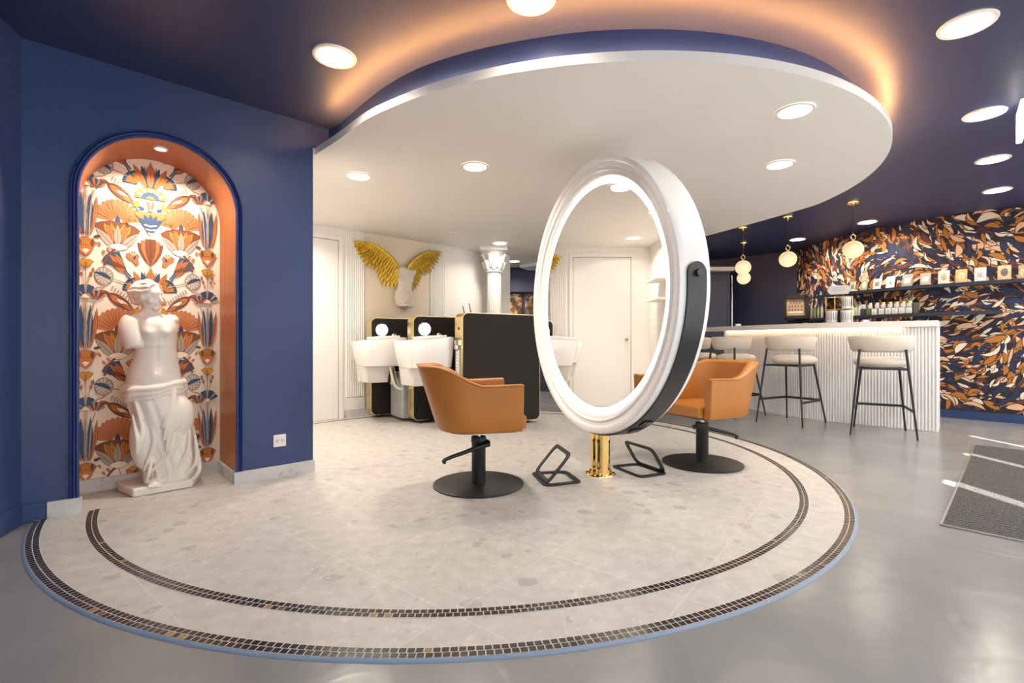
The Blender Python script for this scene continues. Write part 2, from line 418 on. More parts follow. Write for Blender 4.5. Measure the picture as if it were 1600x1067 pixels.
# skirtings: terrazzo plinths at the niche wall, navy at the corner
def skirt(name, s0, s1, c, h, m, t=0.016, z0=0.0):
    bm = bmesh.new(); p = PS((s0 + s1) / 2, c + t / 2, z0 + h / 2)
    box(bm, p, (s1 - s0, t, h), YAW); return finish(name, bm, m, kind='structure', bevel=0.003)
skirt('baseboard_niche_wall_left', SZ(73, 533, CN)[0], SA0 - RA + 0.012, CN, 0.095, M_plinth)
skirt('baseboard_niche_wall_right', SA0 + RA - 0.012, SNR + 0.01, CN, 0.09, M_plinth)
skirt('baseboard_niche_back', SA0 - RA, SA0 + RA, CB, 0.09, M_plinth)
bm = bmesh.new(); box(bm, PS(SA0 + RA - 0.008, (CN + CB) / 2 - 0.008, 0.045), (0.016, CN - CB - 0.03, 0.09), YAW); finish('baseboard_niche_side', bm, M_plinth, kind='structure')
skirt('baseboard_niche_corner', SNL, SZ(73, 533, CN)[0], CN, 0.10, M_navy, 0.010)
bm = bmesh.new(); Ln = Vector((-LD.y, LD.x, 0))
if Ln.x < 0: Ln = -Ln
box(bm, Vector((pc.x, pc.y, 0.055)) + LD * 1.2 + Ln * 0.006, (2.38, 0.012, 0.11), math.atan2(LD.y, LD.x)); finish('baseboard_left', bm, M_navy, kind='structure', bevel=0.003)

# --- ceilings
bm = bmesh.new(); prism(bm, [(-3.9, -2.05), (-0.87, -2.05), (7.4, 5.57), (7.4, 10.4), (-3.9, 10.4)], HC, HC + 0.05)
finish('ceiling', bm, M_navyc, kind='structure')
wedge = [(-1.46, 3.60), (-1.22, 3.36), (-1.08, 3.21), (-0.90, 3.02), (-0.71, 2.87), (-0.47, 2.71), (-0.23, 2.59)]
cc = (0.721, 4.744); cr_ = 2.355
arcp = [(cc[0] + cr_ * cos(a), cc[1] + cr_ * sin(a)) for a in [R(d) for d in range(-108, 5, 7)]]
front = catmull(wedge + arcp + [(3.00, 5.15), (2.86, 5.56), (2.55, 6.34), (2.15, 7.3), (1.7, 8.3), (1.35, 9.05)], 5)
back = [(-1.6, 9.05), (-1.0, 7.9), tuple(PS(4.7, CD - 0.02, 0))[:2], tuple(PS(SNR, CD - 0.02, 0))[:2], tuple(PS(SNR, CN - 0.03, 0))[:2]]
canopy = [tuple(p)[:2] for p in front] + back
bm = bmesh.new(); prism(bm, canopy, ZB, ZT)
o = finish('ceiling.001', bm, M_whitec, kind='structure')
dcc = (0.68, 4.63); dr = 2.17
drumf = catmull([(-1.40, 3.66), (-1.24, 3.52), (-0.98, 3.22), (-0.76, 2.99), (-0.52, 2.80), (-0.25, 2.66)] + [(dcc[0] + dr * cos(R(d)), dcc[1] + dr * sin(R(d))) for d in range(-108, 10, 8)] + [(2.75, 5.5), (2.4, 6.3), (2.0, 7.3), (1.5, 8.4)], 5)
bm = bmesh.new()
for p, q in zip(drumf, drumf[1:]): bm.faces.new([bm.verts.new((p.x, p.y, ZT)), bm.verts.new((q.x, q.y, ZT)), bm.verts.new((q.x, q.y, HC)), bm.verts.new((p.x, p.y, HC))])
bmesh.ops.remove_doubles(bm, verts=bm.verts, dist=0.0005)
finish('wall_canopy_drum', bm, mat('navy_drum_paint', srgb(24, 42, 96), 0.4), smooth=60, kind='structure')
# cove strip on top of the canopy
cp = [Vector(p) for p in front][3:-6]
bm = bmesh.new(); cpts = []
for i, p in enumerate(cp):
    t = (cp[min(i + 1, len(cp) - 1)] - cp[max(i - 1, 0)]).normalized(); nin = Vector((-t.y, t.x, 0))
    cpts.append(p + nin * 0.022 + Vector((0, 0, ZT + 0.005)))
tube(bm, cpts, 0.004, 6)
tag(finish('cove_light_strip', bm, M_cove, smooth=60), 'warm orange light strip hidden on top of the curved white canopy edge', 'light strip')

# --- door wall
sp = lambda px: SZ(px, 500, CD)[0]
vwall('wall_door', PS(SNR - 0.05, CD, 0), PS(sp(797), CD, 0), 0, ZB, M_white, 0.06, -1)
s_d1 = sp(527.8); s_d0 = s_d1 - 0.84
dz = SZ(527.8, 376.6, CD)[1]
def onwall(bm, s0, s1, z0, z1, t, c=CD, mi=0): box(bm, PS((s0 + s1) / 2, c + t / 2 + 0.001, (z0 + z1) / 2), (s1 - s0, t, z1 - z0), YAW, mi)
bm = bmesh.new(); onwall(bm, s_d0, s_d1, 0.01, dz, 0.012); dr_ = finish('door_1', bm, mat('door_white', (0.84, 0.82, 0.79), 0.4), kind='structure', bevel=0.003)
bm = bmesh.new(); kp = PS(s_d0 + 0.06, CD + 0.014, 0.98)
cyl(bm, kp, kp + Wn * 0.006, 0.024); cyl(bm, kp + Wn * 0.006, kp + Wn * 0.03, 0.009); ball(bm, kp + Wn * 0.036, 0.018)
k = finish('door_knob', bm, M_gold, smooth=50); k.parent = dr_; k['label'] = 'small gold door knob'
bm = bmesh.new(); fw = 0.06
onwall(bm, s_d0 - fw, s_d0 - 0.006, 0, dz + fw, 0.022); onwall(bm, s_d1 + 0.006, s_d1 + fw, 0, dz + fw, 0.022); onwall(bm, s_d0 - 0.006, s_d1 + 0.006, dz + 0.006, dz + fw, 0.022)
finish('trim_5', bm, M_white, kind='structure', bevel=0.003)
bm = bmesh.new(); onwall(bm, s_d0 - 0.006, s_d1 + 0.006, 0, dz + 0.006, 0.004); finish('door_gap_shade', bm, mat('door_gap_shadow', (0.12, 0.11, 0.10), 0.8), kind='structure')  # dark sheet behind the door, shade of the gap put into its colour
def flutes(name, s0, s1, z0, z1):
    bm = bmesh.new(); onwall(bm, s0, s1, z0, z1, 0.012); n = max(3, round((s1 - s0) / 0.026)); p = (s1 - s0) / n
    for k in range(n):
        s = s0 + p * (k + .5); a = PS(s, CD + 0.012, z0 + 0.004); b = PS(s, CD + 0.012, z1)
        cyl(bm, a, b, p * 0.38, n=8)
    return finish(name, bm, M_white, smooth=50, kind='structure')
flutes('trim_7', sp(540), sp(569), 0.26, ZB); flutes('trim_8', sp(671), sp(695), 0.26, ZB)
bm = bmesh.new(); onwall(bm, sp(569) + 0.003, sp(671) - 0.003, 0.1, ZB - 0.002, 0.004); finish('trim_9', bm, M_beige, kind='structure')
bm = bmesh.new(); onwall(bm, sp(538) , sp(695), 0.0, 0.10, 0.018); finish('baseboard_door_wall', bm, M_plinth, kind='structure', bevel=0.002)
bm = bmesh.new(); onwall(bm, sp(539) , sp(569), 0.10, 0.25, 0.020); finish('trim_10', bm, M_white, kind='structure', bevel=0.003)
# two little shelves in the corner by the door, seen in the mirror
for z, lb in ((1.76, 'upper small white shelf on the wall beside the white door'), (1.50, 'lower small white shelf on the wall beside the white door')):
    bm = bmesh.new(); box(bm, PS(SNR + 0.10, -5.1, z), (0.18, 0.5, 0.03), YAW)
    tag(finish('wall_shelf', bm, M_white, bevel=0.004), lb, 'shelf', 'small white shelves beside the white door')

# --- column with capital at the end of the white wall
def column():
    p = A(772, 500, 7.25); x, y = p.x, p.y
    root = thing('fluted_column', 'white fluted column with a leafy capital at the end of the white wall', 'column', (x, y, 0))
    bm = bmesh.new(); n = 144; rings = []
    for z in (0.10, 1.98):
        rings.append([bm.verts.new(((0.105 - 0.011 * max(0, sin(18 * 2 * pi * k / n)) ** 0.7) * cos(2 * pi * k / n), (0.105 - 0.011 * max(0, sin(18 * 2 * pi * k / n)) ** 0.7) * sin(2 * pi * k / n), z)) for k in range(n)])
    for k in range(n): bm.faces.new([rings[0][k], rings[0][(k + 1) % n], rings[1][(k + 1) % n], rings[1][k]])
    finish('shaft', bm, M_white, root, smooth=20)
    bm = bmesh.new(); lathe(bm, [(0.14, 0), (0.14, 0.05), (0.12, 0.06), (0.13, 0.08), (0.105, 0.10)]); finish('base', bm, M_white, root, smooth=40)
    bm = bmesh.new(); lathe(bm, [(0.105, 1.97), (0.125, 1.98), (0.125, 2.00), (0.105, 2.01), (0.11, 2.08), (0.13, 2.18), (0.17, 2.27), (0.17, 2.28)], 24)
    box(bm, (0, 0, 2.305), (0.40, 0.40, 0.05))
    for a in range(8):                                # acanthus leaves and corner scrolls
        an = a * pi / 4
        c_, s_ = cos(an), sin(an)
        tube(bm, [(c_ * 0.115, s_ * 0.115, 2.02), (c_ * 0.135, s_ * 0.135, 2.09), (c_ * 0.165, s_ * 0.165, 2.13), (c_ * 0.175, s_ * 0.175, 2.11)], [0.03, 0.034, 0.026, 0.014], 8)
        an += pi / 8; c_, s_ = cos(an), sin(an)
        tube(bm, [(c_ * 0.115, s_ * 0.115, 2.05), (c_ * 0.14, s_ * 0.14, 2.17), (c_ * 0.18, s_ * 0.18, 2.24), (c_ * 0.20, s_ * 0.20, 2.21)], [0.026, 0.03, 0.026, 0.018], 8)
    finish('capital', bm, M_white, root, smooth=50)
column()

# --- rear navy wall with bulkhead
vwall('wall_back', (-2.2, 9.3), (2.9, 9.3), 0, HC, M_navyd, 0.06, -1)
bm = bmesh.new(); box(bm, (0.1, 9.20, 2.11), (3.6, 0.18, 0.46)); finish('wall_back_bulkhead', bm, M_navyd, kind='structure')
vwall('wall_back_return', (-2.2, 9.3), (-1.15, 7.75), 0, HC, M_navyd, 0.06, 1)
bm = bmesh.new(); prism(bm, [(0.14, 8.75), (0.9, 8.15), (1.6, 8.4), (1.4, 9.1), (0.3, 9.1)], ZB - 0.05, ZB - 0.001)
finish('ceiling.002', bm, M_whitec, kind='structure')
cb = Vector((4.08, 9.30, 0))
vwall('wall_rear_right', (2.9, 10.0), (4.08, 9.30), 0, HC, M_navyd, 0.06, -1)
vwall('wall_rear_bar', (4.05, 9.33), (4.97, 8.45), 0, HC, M_navyd, 0.06, -1)
vwall('wall_rear_left', (2.9, 9.3), (2.9, 10.0), 0, HC, M_navyd, 0.06, -1)

# --- wallpaper wall (curved) with leaves printed on it
def arclen(P):
    L = [0.0]
    for a, b in zip(P, P[1:]): L.append(L[-1] + (b - a).length)
    return L
WL = arclen(wallc)
def oncurve(P, L, s, off=0.0, z=0.0):
    s = min(max(s, 0.0), L[-1] - 1e-4)
    for i in range(len(P) - 1):
        if L[i + 1] >= s: break
    t = (s - L[i]) / (L[i + 1] - L[i]); p = P[i].lerp(P[i + 1], t)
    ta = (P[min(i + 1, len(P) - 1)] - P[max(i - 1, 0)]).normalized(); tb = (P[min(i + 2, len(P) - 1)] - P[i]).normalized()
    tt = ta.lerp(tb, t).normalized(); n = Vector((-tt.y, tt.x, 0))
    if n.x > 0: n = -n                                  # towards the room (left)
    q = p + n * off; return Vector((q.x, q.y, z)), tt, n
def px_s(P, L, px, off=0.0):
    best = min(((abs(800 + FPX * q.x / q.y - px), s) for s in [L[-1] * k / 600 for k in range(601)] for q in [oncurve(P, L, s, off)[0]]))
    return best[1]
LEAFC = [mat('print_ink', (0.02, 0.014, 0.016), 0.7), mat('print_navy', srgb(36, 45, 82), 0.7), mat('print_ochre', srgb(186, 116, 42), 0.7),
         mat('print_cream', srgb(238, 222, 200), 0.7), mat('print_peach', srgb(232, 184, 146), 0.7), mat('print_maroon', srgb(100, 52, 58), 0.7)]
def leaf_wall():
    rnd = random.Random(11); bm = bmesh.new(); L = WL[-1]
    n = len(wallc); prev = None
    for p in wallc:
        v = [bm.verts.new((p.x, p.y, 0.0)), bm.verts.new((p.x, p.y, HC))]
        if prev: bm.faces.new([prev[0], v[0], v[1], prev[1]]).material_index = 0
        prev = v
    placed = []
    def flow(u, v):
        return 0.55 + 0.95 * sin(u * 1.9 + 0.6 * sin(v * 3.1)) + 0.8 * cos(v * 2.7 + u * 1.3)
    S0 = max(0.03, 0)
    total = 2300
    cells = []
    nu, nv = int(L / 0.066), int((HC - 0.12) / 0.056)
    for i in range(nu):
        for j in range(nv): cells.append((S0 + (i + 0.5 + rnd.uniform(-.5, .5)) * (L - 0.06) / nu, 0.13 + (j + 0.5 + rnd.uniform(-.5, .5)) * (HC - 0.16) / nv))
    rnd.shuffle(cells)
    grid = {}
    for u, v in cells:
        ln = rnd.uniform(0.09, 0.215); wd = ln * rnd.uniform(0.12, 0.23); an = flow(u, v) + rnd.uniform(-0.65, 0.65)
        if rnd.random() < .5: an += pi
        bend = rnd.uniform(-0.34, 0.34); asym = rnd.uniform(0.0, 1.0)
        if u - ln / 2 < 0.02 or u + ln / 2 > L - 0.02: ln *= 0.5
        key = (int(u / 0.24), int(v / 0.24)); lvl = 0
        for a in (-1, 0, 1):
            for b in (-1, 0, 1):
                for (u2, v2, l2, k2) in grid.get((key[0] + a, key[1] + b), ()):
                    if (u - u2) ** 2 + (v - v2) ** 2 < ((ln + l2) / 2) ** 2: lvl = max(lvl, k2 + 1)
        lvl = min(lvl, 70)
        grid.setdefault(key, []).append((u, v, ln, lvl))
        ci = rnd.choices([1, 2, 3, 4, 5], [27, 26, 20, 18, 9])[0]
        for lay, (mi, gr) in enumerate(((0, 0.0065), (ci, 0.0))):
            off = 0.0006 + (lvl * 2 + lay) * 0.00006; pts = []
            N = 7; l2 = ln + gr * 2.2
            up = [(k / N - .5) for k in range(N + 1)]
            def prof(t): return (1 - (2 * t) ** 2) ** 0.8 if abs(t) < .5 else 0
            side1 = [(t * l2, bend * ln * (1 - 4 * t * t) + wd * asym * prof(t) + (gr if abs(t) < .49 else 0)) for t in up]
            side2 = [(t * l2, bend * ln * (1 - 4 * t * t) - wd * prof(t) - (gr if abs(t) < .49 else 0)) for t in up[::-1]][1:-1]
            vs = []
            for x, y in side1 + side2:
                uu = u + x * cos(an) - y * sin(an); vv = v + x * sin(an) + y * cos(an)
                vv = min(max(vv, 0.105), HC - 0.002); uu = min(max(uu, 0.004), L - 0.004)
                q, _, _ = oncurve(wallc, WL, uu, off, vv); vs.append(bm.verts.new(q))
            # as a strip of quads so that it follows the bend of the wall
            s1 = vs[:N + 1]; s2 = [vs[0]] + vs[N + 1:][::-1] + [vs[N]]
            for k in range(N):
                try:
                    if k == 0: f = bm.faces.new([s1[0], s1[1], s2[1]])
                    elif k == N - 1: f = bm.faces.new([s1[k], s1[k + 1], s2[k]])
                    else: f = bm.faces.new([s1[k], s1[k + 1], s2[k + 1], s2[k]])
                    f.material_index = mi
                except ValueError: pass
    return finish('wall_right', bm, None, mats=LEAFC, kind='structure', smooth=0)
leaf_wall()
def curve_bar(name, P, L, s0, s1, z0, z1, o0, o1, m, kind=None, parent=None, bevel=0.0, n=30):
    bm = bmesh.new(); rows = []
    for k in range(n + 1):
        s = s0 + (s1 - s0) * k / n
        a = oncurve(P, L, s, o0)[0]; b = oncurve(P, L, s, o1)[0]
        rows.append([bm.verts.new((a.x, a.y, z0)), bm.verts.new((a.x, a.y, z1)), bm.verts.new((b.x, b.y, z1)), bm.verts.new((b.x, b.y, z0))])
    for r0, r1 in zip(rows, rows[1:]):
        for k in range(4): bm.faces.new([r0[k], r0[(k + 1) % 4], r1[(k + 1) % 4], r1[k]])
    bm.faces.new(rows[0]); bm.faces.new(rows[-1][::-1])
    return finish(name, bm, m, parent, kind=kind, smooth=30, bevel=bevel)
curve_bar('baseboard_right', wallc, WL, 0.01, WL[-1], 0, 0.10, 0.0, 0.022, M_navy, 'structure')

# --- facade behind and right of the camera: glazing bars with narrow open slits where the sun comes in; unseen film added to diffuse the rest
def frosted():
    m = bpy.data.materials.new('added_frosted_film'); m.use_nodes = True; nt = m.node_tree
    out = nt.nodes['Material Output']; nt.nodes.remove(nt.nodes['Principled BSDF'])
    t = nt.nodes.new('ShaderNodeBsdfTranslucent'); t.inputs['Color'].default_value = (0.90, 0.89, 0.87, 1)
    d = nt.nodes.new('ShaderNodeBsdfDiffuse'); d.inputs['Color'].default_value = (0.7, 0.75, 0.8, 1)
    mx = nt.nodes.new('ShaderNodeMixShader'); mx.inputs[0].default_value = 0.3
    nt.links.new(t.outputs[0], mx.inputs[1]); nt.links.new(d.outputs[0], mx.inputs[2]); nt.links.new(mx.outputs[0], out.inputs['Surface'])
    return m
def facade():
    M_frame = mat('facade_frame_navy', srgb(40, 52, 90), 0.5); M_film = frosted()
    c = Wn.dot(Vector((2.92, FAC(2.92), 0)))
    s0, s1 = Vector((c_lf.x, c_lf.y, 0)).dot(D) - 0.1, c_rf.dot(D) + 0.1
    def slab(bm, sa, sb, z0, z1, th=0.06, cc=None):
        box(bm, PS((sa + sb) / 2, c + 0.03, (z0 + z1) / 2), (sb - sa, th, z1 - z0), YAW)
    sl = []
    for X, Yend, w in ((2.92, 3.335, 0.10), (3.81, 4.14, 0.075), (4.60, 4.93, 0.055)):
        s = Vector((X, FAC(X), 0)).dot(D); sl.append((s - w / 2 / 0.7355, s + w / 2 / 0.7355, (Yend - FAC(X)) * 1.11))
    z0, z1 = 0.06, 2.34; nw = 5; pw = (s1 - s0) / nw
    bm = bmesh.new(); slab(bm, s0, s1, 0, z0); slab(bm, s0, s1, z1, HC)
    for k in range(nw + 1): slab(bm, max(s0, s0 + k * pw - 0.05), min(s1, s0 + k * pw + 0.05), z0, z1)
    finish('wall_facade', bm, M_frame, kind='structure')
    for k in range(nw):
        a, b = s0 + k * pw + 0.05, s0 + (k + 1) * pw - 0.05
        bm = bmesh.new(); cur = a
        for i, (u, v, zt) in enumerate(sl):
            if u < a or v > b: continue
            slab(bm, cur, u, z0, z1, 0.006); slab(bm, u, v, min(zt, z1 - 0.01), z1, 0.006)
            if i == 1: slab(bm, u, v, z0, 1.55, 0.006)
            cur = v
        slab(bm, cur, b, z0, z1, 0.006)
        finish('window_%d' % (k + 1), bm, M_film, kind='structure')
facade()

# ---------------------------------------------------------------- lights built as fittings
def downlight(px, py, zc, dia, label, group, energy, col=(1.0, 0.88, 0.75), xy=None):
    k = (zc - CAMH); Y = FPX * k / (533.5 - py); X = (px - 800) * Y / FPX
    if xy: X, Y = xy
    root = thing('downlight', label, 'ceiling light', (X, Y, zc), 0, group)
    bm = bmesh.new(); r = dia / 2
    lathe(bm, [(r * 0.80, -0.001), (r * 0.84, -0.008), (r * 0.97, -0.008), (r, -0.001)], 40)
    finish('trim_ring', bm, M_trimw, root, smooth=40)
    bm = bmesh.new(); lathe(bm, [(0, -0.005), (r * 0.82, -0.005), (r * 0.82, -0.001)], 40)
    finish('diffuser', bm, M_glow, root)
    l = lamp('downlight_beam', 'AREA', (0, 0, -0.02), energy, col, size=r * 1.5, spread=R(150))
    l.parent = root
    return root
gN, gC = 'round downlights in the navy ceiling', 'round downlights in the white canopy'
DLN = [(523, 88, 'round downlight in the navy ceiling above the arched niche wall'),
       (830, -3, 'round downlight in the navy ceiling cut by the top edge of the photo'),
       (1511, 38, 'largest round downlight at the upper right of the navy ceiling'),
       (1538, 178, 'round downlight in the navy ceiling, second nearest of the right row, beside the exit sign'),
       (1551, 249, 'round downlight in the navy ceiling, third nearest of the right row'),
       (1558, 297, 'round downlight in the navy ceiling, farthest of the right row above the patterned wall'),
       (1355, 347, 'round downlight in the navy ceiling just right of the nearest globe pendant'),
       (1246, 374, 'round downlight in the navy ceiling between two globe pendants, farthest over the bar')]
EN = (5, 3, 5, 10, 11, 11, 12, 12)
for (px, py, lb), en in zip(DLN, EN): downlight(px, py, HC, 0.235, lb, gN, en)
DLC = [(560, 275, 'round downlight in the white canopy near its left end above the white door'),
       (742, 260, 'round downlight in the white canopy above the black wash unit panel'),
       (1242, 173, 'large round downlight in the white canopy at its front right'),
       (1218, 257, 'round downlight in the white canopy behind the large front right one'),
       (781, 380, 'small far downlight in the white canopy right above the column capital'),
       (803, 408, 'farthest small downlight in the white canopy, just right of the column capital')]
EC = (13, 10, 6, 9, 8, 16)
for (px, py, lb), en in zip(DLC, EC): downlight(px, py, ZB, 0.215, lb, gC, en)
downlight(0, 0, ZB, 0.215, 'round downlight in the white canopy seen only in the round mirror, above the white door', gC, 16, xy=(-2.23, 4.98))
# hidden behind the mirror in the photograph but seen in it
p = A(709, 362.5, FPX * (ZB - CAMH) / (533.5 - 362.5))
bm = bmesh.new(); lathe(bm, [(0.0, -0.018), (0.04, -0.018), (0.05, -0.010), (0.052, 0.0)], 28, (p.x, p.y, ZB))
tag(finish('smoke_detector', bm, M_trimw, smooth=40), 'small white smoke detector on the white canopy above the gold wings', 'smoke detector')
# niche spot
root = thing('niche_spotlight', 'small round spotlight in the crown of the arched niche', 'spotlight', PS(SA0, -3.74, ZS + RA - 0.0))
bm = bmesh.new(); lathe(bm, [(0, -0.007), (0.026, -0.007), (0.030, -0.012), (0.038, -0.012), (0.04, 0.0)], 28); finish('trim_ring', bm, M_trimw, root, smooth=30)
bm = bmesh.new(); lathe(bm, [(0, -0.009), (0.025, -0.009)], 24); finish('bulb', bm, M_glow, root)
l = lamp('niche_beam', 'AREA', (0, 0, -0.03), 8, (1.0, 0.88, 0.74), size=0.06, spread=R(150)); l.parent = root

# pendants
def pendant(cx, cy, gx, gy, label, ring=True):
    Y = FPX * (HC - CAMH) / (533.5 - cy); X = (cx - 800) * Y / FPX
    zg = CAMH + (533.5 - gy) * Y / FPX; r = 0.102
    root = thing('globe_pendant', label, 'pendant lamp', (X, Y, HC), 0, 'glowing globe pendants over the bar')
    bm = bmesh.new(); lathe(bm, [(0, -0.022), (0.058, -0.022), (0.06, -0.018), (0.06, 0.0)], 28); cyl(bm, (0, 0, -0.055), (0, 0, -0.02), 0.012); finish('ceiling_rose', bm, M_bgold, root, smooth=40)
    zt = zg + r - HC
    bm = bmesh.new(); cyl(bm, (0, 0, zt + 0.075), (0, 0, -0.05), 0.0022, n=8); finish('cord', bm, M_black, root)
    bm = bmesh.new(); tube(bm, [(0.026 * cos(a), 0, zt + 0.042 + 0.028 * sin(a)) for a in [2 * pi * k / 24 for k in range(24)]], 0.007, 8, closed=True)
    cyl(bm, (0, 0, zt - 0.004), (0, 0, zt + 0.014), 0.016); cyl(bm, (0, 0, zt + 0.066), (0, 0, zt + 0.085), 0.005)
    finish('ring', bm, M_bgold, root, smooth=50)
    bm = bmesh.new(); ball(bm, (0, 0, zg - HC), (r, r, r * 0.97), 32, 20); g = finish('globe', bm, M_globe, root, smooth=180)
    return root
pendant(1333, 315, 1336, 390, 'nearest globe pendant, rightmost, hanging in front of the patterned wall')
pendant(1231, 338, 1231.5, 405, 'middle globe pendant left of the patterned wall, with its brass ring clearly seen')
pendant(1161, 355, 1160.5, 418, 'left globe pendant hanging in front of another globe')
pendant(1162, 379, 1162, 434.5, 'farthest globe pendant, half hidden behind the left one')

# exit sign
p = A(1596, 190, 3.2)
root = thing('exit_sign', 'small lit white sign hanging under the navy ceiling at the right edge', 'sign', (p.x, p.y, p.z))
bm = bmesh.new(); box(bm, (0, 0, 0), (0.03, 0.30, 0.20), R(-42)); finish('housing', bm, mat('sign_white', (0.9, 0.9, 0.9), 0.4, emit=(0.85, 1.0, 0.95), estr=1.6), root, bevel=0.005)
bm = bmesh.new(); cyl(bm, (0, 0, 0.10), (0, 0, HC - p.z), 0.008); finish('stem', bm, M_trimw, root)

# ---------------------------------------------------------------- big round two-sided mirror on a brass foot
MN = Vector((-0.931, -0.364, 0)).normalized()
def mirror():
    root = thing('standing_mirror', 'large round white two-sided salon mirror with glowing ring on a gold foot', 'mirror', (0.63, 3.47, 0))
    zc = 1.263; RO = 0.952; H = 0.105
    q = MN.to_track_quat('Z', 'Y').to_matrix().to_4x4(); T = Matrix.Translation((0, 0, zc)) @ q
    def sweep(prof, n=128):
        bm = bmesh.new(); rings = []
        for r, h in prof: rings.append([bm.verts.new(T @ Vector((r * cos(2 * pi * k / n), r * sin(2 * pi * k / n), h))) for k in range(n)])
        for a, b in zip(rings, rings[1:]):
            for k in range(n): bm.faces.new([a[k], a[(k + 1) % n], b[(k + 1) % n], b[k]])
        return bm
    face = [(RO, H - 0.012), (RO - 0.004, H - 0.003), (RO - 0.012, H), (RO - 0.040, H), (RO - 0.050, H - 0.004), (RO - 0.056, H - 0.014), (RO - 0.074, H - 0.018), (RO - 0.088, H - 0.010),
            (RO - 0.096, H - 0.014), (RO - 0.100, H - 0.024), (RO - 0.116, H - 0.030), (RO - 0.124, H - 0.036), (RO - 0.127, H - 0.044), (RO - 0.134, H - 0.052)]
    prof = face + [(RO - 0.134, 0.0)]
    full = [(r, -h) for r, h in reversed(face)] + [(RO, -H + 0.05), (RO, 0), (RO, H - 0.05)] + face
    finish('rim', sweep(full), M_gwhite, root, smooth=40)
    for sg, nm in ((1, 'front'), (-1, 'rear')):
        ri = [(RO - 0.134, sg * (H - 0.052)), (RO - 0.150, sg * (H - 0.048)), (RO - 0.160, sg * (H - 0.050)), (RO - 0.168, sg * (H - 0.056)), (RO - 0.178, sg * (H - 0.056))]
        finish('ring_light', sweep(ri), M_ring, root, smooth=40)
        bm = bmesh.new(); r = RO - 0.177; h = sg * (H - 0.0555)
        bm.faces.new([bm.verts.new(T @ Vector((r * cos(2 * pi * k / 96), r * sin(2 * pi * k / 96), h))) for k in range(96)])
        finish('mirror_glass', bm, M_mirror, root)
    # black fork band that holds the rim from pivot to pivot under the mirror
    bm = bmesh.new(); w = 0.062; rows = []; up = T @ Vector((0, 0, 0))
    U_ = Vector((-MN.y, MN.x, 0));
    if U_.y > 0: U_ = -U_                               # towards the camera side
    a0 = R(3); n = 72
    for k in range(n + 1):
        an = a0 - (pi + 2 * a0) * k / n
        c = Vector((0, 0, zc)) + U_ * ((RO + 0.0) * cos(an)) + Vector((0, 0, (RO + 0.0) * sin(an)))
        e = U_ * cos(an) + Vector((0, 0, sin(an)))
        ww = w
        rows.append([bm.verts.new(c + e * a + MN * b) for a, b in ((0.002, -ww), (0.014, -ww), (0.014, ww), (0.002, ww))])
    for r0, r1 in zip(rows, rows[1:]):
        for k in range(4): bm.faces.new([r0[k], r0[(k + 1) % 4], r1[(k + 1) % 4], r1[k]])
    bm.faces.new(rows[0]); bm.faces.new(rows[-1][::-1])
    for sgn in (1, -1):
        c = Vector((0, 0, zc)) + U_ * (RO * sgn) + Vector((0, 0, RO * sin(a0)))
        cyl(bm, c + U_ * sgn * 0.0015, c + U_ * sgn * 0.0140, w, n=40)
    band = finish('fork_band', bm, mat('black_satin_band', (0.02, 0.021, 0.024), 0.35), root, smooth=40)
    for sgn in (1, -1):
        c = Vector((0, 0, zc)) + U_ * (RO * sgn) + Vector((0, 0, RO * sin(a0)))
        bm = bmesh.new(); cyl(bm, c + U_ * sgn * 0.013, c + U_ * sgn * 0.034, 0.020, n=28); finish('pivot_screw', bm, mat('dark_steel', (0.05, 0.055, 0.065), 0.3, 0.6), root, bevel=0.002)
    for j, an in enumerate((R(-57.5), R(-64.5))):          # two sockets in the band, facing down towards the camera
        e = U_ * cos(an) + Vector((0, 0, sin(an))); tq = U_ * (-sin(an)) + Vector((0, 0, cos(an)))
        c = Vector((0, 0, zc)) + e * (RO + 0.014)
        Mx = Matrix((( *[MN.x, tq.x, e.x], c.x), (*[MN.y, tq.y, e.y], c.y), (*[MN.z, tq.z, e.z], c.z), (0, 0, 0, 1)))
        bm = bmesh.new(); box(bm, (0, 0, 0.005), (0.066, 0.066, 0.012), M=Mx)
        s = finish('socket', bm, mat('black_gloss_plastic', (0.012, 0.012, 0.013), 0.15), root, bevel=0.003)
        bm = bmesh.new(); cyl(bm, c + e * 0.0105, c + e * 0.0135, 0.024, 0.020, n=24); finish('socket_face', bm, mat('dark_socket_face', (0.06, 0.06, 0.065), 0.3), s, smooth=40)
    bm = bmesh.new(); lathe(bm, [(0.0, 0.0), (0.105, 0.0), (0.105, 0.012), (0.100, 0.018), (0.078, 0.020), (0.078, 0.032), (0.0, 0.032)], 64); finish('foot_flange', bm, M_gold, root, smooth=40)
    for k in range(8):
        a = k * pi / 4 + .2; bm = bmesh.new(); ball(bm, (0.092 * cos(a), 0.092 * sin(a), 0.019), (0.008, 0.008, 0.006), 10, 6); finish('bolt', bm, M_gold, root, smooth=180)
    bm = bmesh.new()
    for a in (U_ * 0.032, -U_ * 0.032):
        cyl(bm, a + Vector((0, 0, 0.02)), a + Vector((0, 0, zc - RO + 0.004)), 0.052, n=48, cap=False)
    finish('twin_post', bm, M_gold, root, smooth=50)
    for o in root.children: pass
    return root
mirror()
